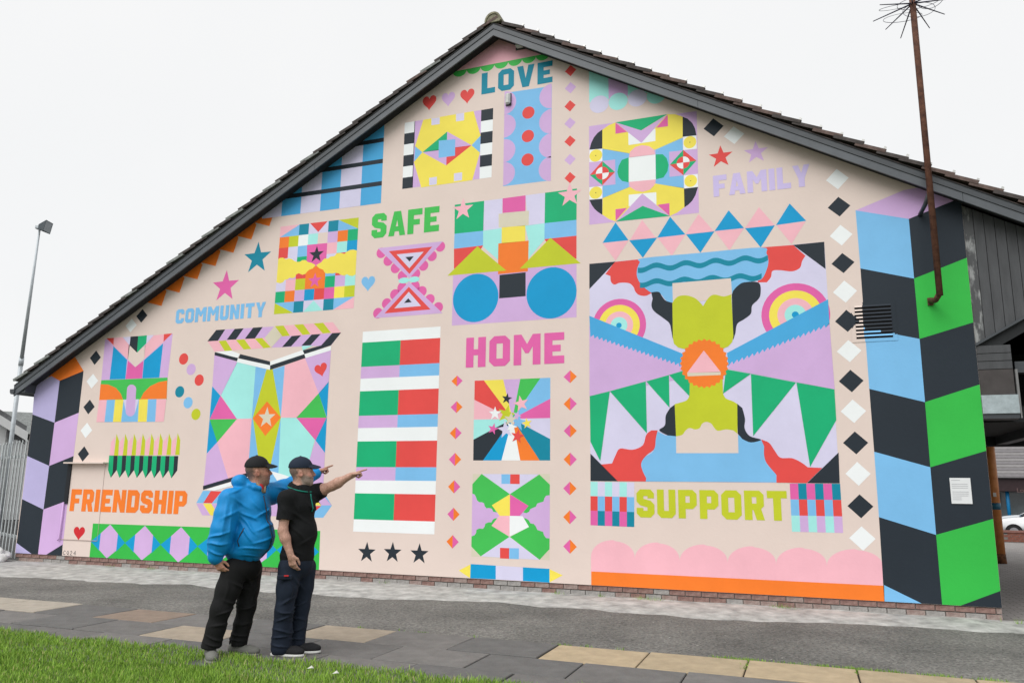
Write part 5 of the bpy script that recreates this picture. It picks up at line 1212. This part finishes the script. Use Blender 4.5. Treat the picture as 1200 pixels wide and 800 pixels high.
def tinter(hc, F, L, U, base, red, hair, beard, bstr):
    def fn(P):
        r = P-hc; f, l, u = r@F, r@L, r@U; n = .012*_wt(P[:,0], P[:,1], P[:,2]); near = 1-sstep(.16, .19, np.linalg.norm(r, axis=1))
        c = np.tile(np.array(base), (len(P), 1))
        def mix(c, w, k): return c*(1-w[:,None])+np.array(k)*w[:,None]
        def blo(f0, l0, u0, s_): return np.exp(-(((f-f0)**2+(np.abs(l)-l0)**2+(u-u0)**2)/s_**2))*near
        c = mix(c, .6*np.clip(blo(.07,.045,-.03,.035)+blo(.115,0,-.03,.022)+blo(-.01,.09,-.02,.03), 0, 1), red)
        wh = near*sstep(-.03, -.05, f+n)*sstep(-.08, -.035, u+n-.2*f); c = mix(c, .8*wh, hair)
        wb = near*sstep(-.008, .02, f+n)*sstep(-.02, -.045, u+n+.3*np.maximum(0, f-.03))*sstep(-.165, -.135, u+.2*f)
        wb = np.maximum(wb, near*sstep(.08, .092, f)*sstep(.04, .026, np.abs(l))*sstep(-.038, -.046, u)*.9)
        c = mix(c, bstr*wb, beard)
        lip = near*sstep(.098, .104, f)*sstep(.024, .018, np.abs(l))*sstep(.013, .007, np.abs(u+.064)); c = mix(c, .7*lip, (.32, .12, .1))
        brow = near*sstep(.082, .09, f)*sstep(.024, .015, np.abs(np.abs(l)-.034))*sstep(.009, .004, np.abs(u-.026)); c = mix(c, .7*brow, hair)
        eye = near*sstep(.078, .084, f)*sstep(.013, .009, np.abs(np.abs(l)-.033))*sstep(.008, .004, np.abs(u-.003)); c = mix(c, .9*eye, (.06, .05, .045)); return c
    return fn
m_skin = skinmat('skin_weathered'); m_skin2 = skinmat('skin_fair')
def fabric(name, rgb, rough=.8, bump=.15, bs=220, var=.08, sc=9, dist=.004, stretch=None): return mat(name, rgb, rough=rough, var=var, scale=sc, bump=bump, bscale=bs, spec=.25, dist=dist, stretch=stretch)
# ---------------------------------------------------------------- man in the blue jacket
A = Man((262, 768), 'man in a bright blue hooded jacket and black cap pointing at the mural')
J = A.J
Fh = unit((1, .06, .1)); Lh = unit(np.cross(UP, Fh)); Uh = np.cross(Fh, Lh)
Ft = unit((.72, -.69, 0)); Lt = unit(np.cross(UP, Ft))
hc = J(302, 552.5, 0); neck = J(297, 570, 0)
ch = J(294, 592, 0); be = J(293, 630, 0); pel = J(285, 660, 0)
rs = J(268, 585, -.14); re = J(260.5, 619, -.18); rw = J(253.5, 651, -.16)
ls = J(318, 578, .13); le = J(345, 567, .3); lw_ = J(371.5, 554, .36)
rh = J(275, 668, -.09); rk = J(259, 714, -.14); ra = J(247.5, 757, -.12)
lh = J(293, 667, .09); lk = J(289, 710, .02); la = J(279, 752, .02)
S = SDF((-.45, -.5, -.02), (1.05, .65, 1.95), .0055)
head(S, hc, Fh, Lh, Uh, heavy=1)
S.cone(hc-Uh*.05-Fh*.02, neck-UP*.04, .064, .075, .03)
S.chain([neck-UP*.05, ch, be, pel], [.08, .12, .12, .1], .06)
S.chain([rs, re, rw], [.055, .045, .03], .03); S.chain([ls, le, lw_], [.055, .045, .03], .03); S.cone(ch+UP*.05, rs, .1, .06, .05); S.cone(ch+UP*.05, ls, .1, .06, .05)
S.chain([rh, rk, ra], [.075, .055, .042], .03); S.chain([lh, lk, la], [.075, .055, .042], .03); S.cone(rh, lh, .075, .075, .03)
hand(S, lw_+unit(J(391,543.5,.42)-lw_)*.015, J(391,545,.40)-lw_, unit((.25, -.25, -1)), unit((-.1, -1, .3)), POINT, 1.02)
hand(S, J(253,656,-.16), J(262,671,-.19)-J(253,656,-.16), unit((.7, .6, .4)), unit((.75, -.4, .35)), RELAX, 1.0)
obj('body', S.mesh('body', [m_skin], tint=tinter(hc, Fh, Lh, Uh, (.43, .22, .155), (.42, .14, .1), (.09, .07, .06), (.2, .15, .125), .45)), A.root)
def creases(J_, segs):
    Q = []
    for x1, y1, x2, y2, w_, a_ in segs: Q.append((J_(x1, y1, 0), J_(x2, y2, 0), w_, a_))
    def fn(x, y, z):
        d = 0; wob = .012*_w1(x*2, y*2, z*2)
        for p, q, w_, a_ in Q:
            vx, vz = q[0]-p[0], q[2]-p[2]; L2 = vx*vx+vz*vz; t = ((x-p[0])*vx+(z-p[2])*vz)/L2; tc_ = np.clip(t, 0, 1)
            e = ((x-p[0])*vz-(z-p[2])*vx)/math.sqrt(L2)+wob; along = np.sqrt(L2)*(t-tc_)
            d = d+a_*np.exp(-(e/w_)**2-(along/.03)**2)*(.35+.65*np.sin(3.1416*np.clip(t, 0, 1)))*(y < .12)
        return d
    return fn
CRA = creases(J, [(283,600,303,610,.013,.016),(284,606,300,622,.011,.014),(282,612,296,634,.012,.013),(301,606,318,596,.012,.012),(300,618,321,612,.013,.012),(298,634,320,628,.012,.013),(282,640,312,640,.011,.012),(284,648,306,649,.008,.01),
  (266,590,259,628,.016,.012),(272,594,268,630,.013,.012),(246,628,268,622,.011,.016),(245,636,266,634,.01,.015),(246,644,262,646,.009,.013),(262,606,278,598,.014,.012),(276,584,292,594,.014,.01),(296,585,308,602,.012,.01),(310,585,316,606,.012,.01),(270,578,284,572,.012,.01),
  (325,570,340,575,.012,.013),(332,563,345,572,.012,.012),(350,560,362,566,.01,.01),(286,652,288,660,.012,-.006),(296,652,298,660,.01,-.006)])
m_blue = fabric('blue_nylon', (.005, .23, .57), rough=.5, bump=.22, bs=13, var=.1, dist=.025, stretch=(1.6, 1.6, .7))
m_blue_in = fabric('jacket_lining_tan', (.3, .22, .14)); m_zip = fabric('zip_dark', (.03, .05, .09), rough=.5); m_red = fabric('red_shirt', (.5, .03, .035))
S = SDF((-.48, -.55, .68), (1.0, .6, 1.72), .0058)
hem = J(288, 654, 0)
S.ell(J(294, 597, 0), Ft, Lt, UP, (.155, .2, .19), .06); S.ell(J(294.5, 628, -.02)+Ft*.035, Ft, Lt, UP, (.185, .195, .2), .07); S.ell(J(286, 647, 0), Ft, Lt, UP, (.172, .185, .1), .06)
S.cone(J(296, 575, 0), J(294, 600, 0), .1, .15, .06)
S.chain([rs+(0, 0, .0), (rs+re)/2, re, (re+rw)/2, rw+(rw-re)*.02], [.08, .088, .088, .085, .074], .06)
S.chain([ls, (ls+le)/2, le, (le+lw_)/2, lw_-(lw_-le)*.06], [.1, .086, .078, .07, .056], .04)
S.cone(J(291, 578, 0), rs+UP*.01, .085, .08, .06); S.cone(J(300, 575, 0), ls, .085, .085, .06)
# cuffs
S.cone(rw-(rw-re)*.02, rw+(rw-re)*.1, .062, .056, .012); S.cone(lw_-(lw_-le)*.12, lw_-(lw_-le)*.04, .056, .05, .01)
# hood bunched behind the neck, standing collar
S.ell(J(283, 566, .02), unit((1, 0, -.35)), v3(0, 1, 0), unit((.35, 0, 1)), (.085, .135, .062), .035); S.ell(J(280, 562.5, .0), unit((.8, 0, .6)), v3(0, 1, 0), unit((-.6, 0, .8)), (.055, .11, .036), .05)
for a_ in np.linspace(0, 2*math.pi, 15)[:-1]:
    pc = J(299, 568, 0)+Ft*(.098*math.cos(a_)+.005)+Lt*.1*math.sin(a_); pn = J(299, 568, 0)+Ft*(.098*math.cos(a_+.449)+.005)+Lt*.1*math.sin(a_+.449)
    if math.cos(a_+.22) > .93: continue
    S.cone(pc+UP*(.0-.035*math.cos(a_)), pn+UP*(.0-.035*math.cos(a_+.449)), .024, .024, .018)
S.cone(J(300, 562, 0)+Ft*.02, J(304, 574, 0)+Ft*.1, .045, .035, .01, sub=True)
S.cut(hem-UP*.028, -UP, .6) if False else None
nA, nB = vnoise(3, 17), vnoise(4, 40)
def dispA(x, y, z):
    d = .004*nA(x, y*.8, z*.8)+.0015*nB(x, y, z)+CRA(x, y, z)*1.15
    t = np.exp(-((z-(J(288, 651, 0)[2]))/.03)**2); d += -.012*t*(x > J(262,640,0)[0])    # gathered hem
    return d
S.disp(dispA)
def pickJ(P):
    k = np.zeros(len(P), int); return k
obj('jacket', S.mesh('jacket', [m_blue]), A.root, label='bright blue hooded jacket')
# zip line following the belly, collar lining and red shirt
zp = []
tr_ = J(303, 571, 0)
mb = MB()
def front(pt, S_, dirv):
    p_ = np.array(pt, float)
    for _ in range(90):
        i = tuple(int(round((p_[k]-S_.lo[k])/S_.h)) for k in range(3))
        if any(i[k] < 0 or i[k] >= S_.d.shape[k] for k in range(3)) or S_.d[i] > 0: break
        p_ = p_+dirv*.004
    return p_
pts = []
for py in np.linspace(580, 652, 16):
    pts.append(Vector(front(J(296, py, 0), S, Ft)+Ft*.001))
mb.tube(pts, .006, m_zip, 6); mb.build('zip', A.root, smooth=True)
mb = MB()
cc = J(299, 566, 0)
mb.tube([Vector(cc+Ft*.075+Lt*.05+UP*.0), Vector(cc+Ft*.095+Lt*.03-UP*.045), Vector(cc+Ft*.115+Lt*.006-UP*.085)], .011, m_blue_in, 8); mb.tube([Vector(cc+Ft*.075-Lt*.06+UP*.005), Vector(cc+Ft*.095-Lt*.035-UP*.045), Vector(cc+Ft*.115-Lt*.006-UP*.085)], .011, m_blue_in, 8); mb.build('collar_lining', A.root, smooth=True)
S2 = SDF(cc-.2, cc+.2, .006); S2.ell(cc+Ft*.04-UP*.05, Ft, Lt, UP, (.058, .045, .07), 0); obj('shirt', S2.mesh('shirt', [m_red]), A.root)
# pocket flap on the jacket
mb = MB()
pk = [Vector(front(J(px, py, 0), S, unit((0, -1, 0)))+v3(0, -.001, 0)) for px, py in ((286, 617), (282, 624), (278.5, 632), (280, 638))]
mb.tube(pk, .007, m_zip, 6); mb.build('pocket_zip', A.root, smooth=True)
m_blk = fabric('black_trousers', (.0075, .0075, .008), rough=.85, bump=.2, bs=10, dist=.025, stretch=(1.5, 1.5, .6))
S = SDF((-.5, -.45, -.02), (.45, .4, 1.02), .006)
S.ell(J(286, 664, 0), Ft, Lt, UP, (.155, .165, .13), .06)
S.chain([rh, (rh+rk)/2, rk, (rk+ra)/2, ra-UP*.0], [.115, .1, .085, .08, .086], .04); S.chain([lh, (lh+lk)/2, lk, (lk+la)/2, la-UP*.0], [.115, .1, .083, .078, .084], .03)
S.cut(ra+UP*.0, (.0, .15, -1), .16)
S.cut(la-UP*.03, (0, 0, -1), .12)
nC, nD = vnoise(7, 18), vnoise(8, 44)
CRT = creases(J, [(272,680,288,690,.012,.012),(288,674,296,694,.012,.011),(262,700,280,706,.011,.011),(256,716,276,710,.011,.012),(250,730,268,728,.01,.013),(244,742,262,746,.009,.014),(243,750,258,752,.008,.013),(282,715,298,708,.011,.012),(276,732,292,728,.01,.012),(272,742,288,744,.008,.014),(270,748,284,750,.007,.012),(268,674,262,700,.014,.008),(300,680,296,706,.013,.008)])
def dispT(x, y, z): return .005*nC(x, y, z*.6)+.002*nD(x, y, z)+CRT(x, y, z)*1.1
S.disp(dispT); obj('trousers', S.mesh('trousers', [m_blk]), A.root, label='loose black trousers')
m_grey = fabric('grey_shoe', (.16, .16, .145), rough=.85, bump=.3, bs=120); m_sole = fabric('shoe_sole', (.2, .2, .18), rough=.7)
def shoe(man, ank, dr, mm, ms, L=.27, lab=None):
    dr = unit((dr[0], dr[1], 0)); sd = np.cross(UP, dr); g = v3(ank[0], ank[1], 0)
    S = SDF((g[0]-.3, g[1]-.3, -.03), (g[0]+.3, g[1]+.3, .2), .005)
    S.ell(g+dr*.07+UP*.045, dr, sd, UP, (.145, .05, .045), .03); S.ell(g+dr*.135+UP*.038, dr, sd, UP, (.075, .049, .036), .03); S.cone(g-dr*.02+UP*.06, g+dr*.01+UP*.115, .044, .042, .03); S.ell(g-dr*.045+UP*.05, dr, sd, UP, (.042, .04, .05), .03)
    S.disp(lambda x, y, z: .0025*np.sin(60*((x-g[0])*dr[0]+(y-g[1])*dr[1]))*((z > .06) & (((x-g[0])*dr[0]+(y-g[1])*dr[1]) > .03)))
    S.cut(g+UP*.022, -UP, .3); sh = obj('shoe', S.mesh('shoe', [mm]), man.root, label=lab)
    S = SDF((g[0]-.3, g[1]-.3, -.03), (g[0]+.3, g[1]+.3, .1), .005); S.ell(g+dr*.065+UP*.012, dr, sd, UP, (.152, .055, .024), .02); S.ell(g+dr*.13+UP*.012, dr, sd, UP, (.085, .054, .024), .02); S.ell(g-dr*.045+UP*.012, dr, sd, UP, (.05, .045, .026), .02); S.cut(g+UP*.026, UP, .3); S.cut(g+UP*.001, -UP, .3)
    obj('sole', S.mesh('sole', [ms]), sh)
shoe(A, ra, (.12, -1), m_grey, m_sole); shoe(A, la, (.85, -.5), m_grey, m_sole)
m_capk = fabric('black_cap', (.014, .014, .016), rough=.8, bump=.2); cap(A, hc+Uh*.02, unit((1, .05, .06)), Lh, unit(np.cross(unit((1, .05, .06)), Lh)), m_capk, 'black baseball cap')
# small white mark on the cap front
mb = MB(); pt = hc+Uh*.085+Fh*.085-Lh*.03; mb.box(tuple(pt-.006), tuple(pt+.006), m_spk); mb.build('cap_emblem', A.root, bevel=.003)
# ---------------------------------------------------------------- man in the black polo shirt
B = Man((343, 766), 'man in a black polo shirt and navy cap pointing with a bare arm')
J = B.J
Fh = unit((1, .02, .06)); Lh = unit(np.cross(UP, Fh)); Uh = np.cross(Fh, Lh)
Ft = unit((.76, -.65, 0)); Lt = unit(np.cross(UP, Ft))
hc = J(353.2, 553.3, 0); neck = J(350, 571, 0)
ch = J(350, 592, 0); be = J(348.5, 625, 0); pel = J(348, 655, 0)
rs = J(335.5, 583, -.13); re = J(331.5, 622, -.17); rw = J(340.5, 650, -.2)
ls = J(368.5, 577.5, .12); le = J(389.5, 569, .02); lw_ = J(411, 557.3, -.06)
rh = J(339, 665, -.07); rk = J(333, 714, -.1); ra = J(329.5, 758, -.05)
lh = J(357, 664, .08); lk = J(353, 710, .06); la = J(348, 752, .06)
S = SDF((-.3, -.5, -.02), (.85, .45, 1.85), .0055)
head(S, hc, Fh, Lh, Uh, beard=1)
S.cone(hc-Uh*.05-Fh*.02, neck-UP*.04, .056, .062, .03)
S.chain([neck-UP*.04, ch, be, pel], [.065, .1, .1, .09], .05)
S.cone(ch+UP*.06, rs, .08, .055, .05); S.cone(ch+UP*.06, ls, .08, .055, .05)
S.chain([rs, (rs+re)/2, re, re+(rw-re)*.3, rw], [.056, .05, .041, .044, .028], .03); S.chain([ls, (ls+le)/2, le, le+(lw_-le)*.3, lw_], [.056, .052, .043, .046, .028], .03)
S.chain([rh, rk, ra], [.068, .05, .04], .03); S.chain([lh, lk, la], [.068, .05, .04], .03); S.cone(rh, lh, .07, .07, .03)
hand(S, lw_, J(429.5,549,-.1)-lw_-v3(0,0,.01), unit((.25, -.3, -1)), unit((-.1, -1, .3)), POINT, 1.02)
hand(S, rw, J(345,669,-.2)-rw, unit((.5, .8, .1)), unit((.8, -.5, .2)), RELAX, 1.02)
obj('body', S.mesh('body', [m_skin2], tint=tinter(hc, Fh, Lh, Uh, (.5, .29, .22), (.5, .19, .14), (.14, .11, .095), (.33, .28, .25), .8)), B.root)
m_polo = fabric('black_polo_knit', (.0075, .008, .009), rough=.9, bump=.2, bs=10, dist=.02); m_trim = fabric('green_trim', (.01, .2, .15), rough=.7)
S = SDF((-.35, -.45, .7), (.6, .42, 1.68), .0055)
se = rs+(re-rs)*.68; S.chain([rs-UP*.012, se+(se-rs)*.3], [.07, .078], .03); sl2 = ls+(le-ls)*.5; S.chain([ls, sl2+(sl2-ls)*.3], [.08, .074], .03)
S.cut(se, se-rs, .14); S.cut(sl2, sl2-ls, .13)
S.ell(J(350, 594, 0), Ft, Lt, UP, (.135, .185, .18), .05); S.ell(J(350, 625, 0)+Ft*.02, Ft, Lt, UP, (.15, .168, .2), .06); S.ell(J(348, 651, 0), Ft, Lt, UP, (.145, .165, .14), .06)
S.cone(J(351, 574, 0), ch, .075, .13, .05)
S.cone(J(347, 579, 0), rs-UP*.008, .075, .066, .05); S.cone(J(356, 577, 0), ls, .072, .072, .05)
S.cut(J(347, 660, 0), (-.03, 0, -1), .5)
nE, nF = vnoise(13, 16), vnoise(14, 42)
CRP = creases(J, [(342,600,360,612,.013,.011),(340,612,356,630,.013,.011),(334,640,352,646,.011,.011),(352,636,368,628,.011,.011),(362,590,372,600,.011,.012),(366,584,378,590,.01,.01),(330,590,338,606,.012,.008),(344,585,350,604,.012,.008),(330,650,346,655,.009,.009)])
def dispP(x, y, z): return .004*nE(x, y, z*.8)+.0015*nF(x, y, z)+CRP(x, y, z)
S.disp(dispP); obj('polo_shirt', S.mesh('polo_shirt', [m_polo]), B.root, label='black polo shirt with thin green trim')
# collar and placket trim
nb_ = J(351.5, 568.5, 0); col = SDF(nb_-.22, nb_+.2, .005)
for a_ in np.linspace(-2.75, 2.75, 15)[:-1]:
    e = 5.5/14; f0 = lambda t: nb_+Ft*.078*math.cos(t)+Lt*.08*math.sin(t)-UP*(.03*math.cos(t)-.005)
    col.cone(f0(a_), f0(a_+e), .008, .008, .004); col.cone(f0(a_)+(f0(a_)-nb_)*.16-UP*.017, f0(a_+e)+(f0(a_+e)-nb_)*.16-UP*.017, .008, .008, .014); col.cone(f0(a_)+(f0(a_)-nb_)*.32-UP*.036, f0(a_+e)+(f0(a_+e)-nb_)*.32-UP*.036, .007, .007, .014)
obj('collar', col.mesh('collar', [m_polo]), B.root)
mb = MB(); f1 = lambda t: nb_+Ft*.112*math.cos(t)+Lt*.114*math.sin(t)-UP*(.03*math.cos(t)+.03)
for a0, a1 in ((.12, 1.6), (-.12, -2.3)): mb.tube([Vector(f1(t)) for t in np.linspace(a0, a1, 11)], .0062, m_trim, 6)
pts = [Vector(front(J(351.5, py, 0)+Lt*.012, S, Ft)+Ft*.002) for py in np.linspace(578, 599, 6)]; mb.tube(pts, .0062, m_trim, 6); mb.build('green_piping', B.root, smooth=True)
m_navy = fabric('navy_work_trousers', (.011, .017, .031), rough=.85, bump=.2, bs=10, var=.2, dist=.025, stretch=(1.3, 1.3, .8))
S = SDF((-.4, -.4, -.02), (.42, .4, 1.02), .006)
S.ell(J(347.5, 660, 0), Ft, Lt, UP, (.14, .16, .15), .05)
S.chain([rh, (rh+rk)/2, rk, (rk+ra)/2, ra], [.102, .093, .08, .078, .088], .035); S.chain([lh, (lh+lk)/2, lk, (lk+la)/2, la], [.1, .09, .076, .07, .078], .025)
S.cut(ra-UP*.055, (0, 0, -1), .14); S.cut(la-UP*.02, (0, 0, -1), .1)
pkc = J(333, 691, -.155); S.ell(pkc, unit((.9, -.4, 0)), unit((.4, .9, 0)), UP, (.08, .036, .1), .02)
nG, nH = vnoise(17, 18), vnoise(18, 44)
CRN = creases(J, [(330,704,346,698,.011,.013),(328,712,344,716,.011,.013),(324,724,342,718,.01,.014),(321,734,340,738,.01,.013),(319,746,338,742,.009,.014),(318,754,336,756,.008,.013),(344,712,358,704,.01,.013),(342,724,356,728,.01,.012),(342,738,354,736,.009,.013),(340,746,354,748,.008,.012),(346,672,356,690,.012,.01),(336,670,344,684,.012,.008)])
def dispN(x, y, z): return .005*nG(x, y, z*.6)+.002*nH(x, y, z)+CRN(x, y, z)*1.15
S.disp(dispN); tr = obj('trousers', S.mesh('trousers', [m_navy]), B.root, label='navy work trousers with a cargo pocket')
mb = MB(); pf = J(333.5, 674.5, -.215); mb.box(tuple(pf-v3(.066, .004, .035)), tuple(pf+v3(.066, .03, .006)), m_navy); mb.build('pocket_flap', tr, bevel=.008)
mb = MB(); pf = J(335.5, 674.5, -.228); mb.box(tuple(pf-v3(.02, .002, .006)), tuple(pf+v3(.02, .006, .008)), m_red); mb.build('pocket_tab', tr, bevel=.002)
m_tr = fabric('black_trainer', (.015, .015, .017), rough=.8, bump=.3); m_wsole = fabric('white_sole', (.62, .62, .6), rough=.6)
shoe(B, la+v3(.0, -.02, 0), (1, -.12), m_tr, m_wsole); shoe(B, ra, (.92, -.38), m_tr, m_wsole)
m_capn = fabric('navy_cap', (.014, .022, .04), rough=.8, bump=.2); cap(B, hc+Uh*.02, Fh, Lh, Uh, m_capn, 'navy baseball cap')

for k, (px, py) in enumerate(((363.5, 783), (393, 789))):
    p = at_z(px, py, .05); me = mesh('litter_scrap', [(-.025,-.01,0),(.02,-.014,.01),(.028,.012,.004),(.0,.02,.022),(-.02,.014,.008)], [(0,1,3),(1,2,3),(0,3,4)], m_spk)
    obj('litter_scrap', me, label=('small white scrap of litter on the lawn, closer to the men', 'small white scrap of litter on the lawn, farther from the men')[k], cat='litter', group='white scraps on the lawn', loc=(p.x, p.y, .05))
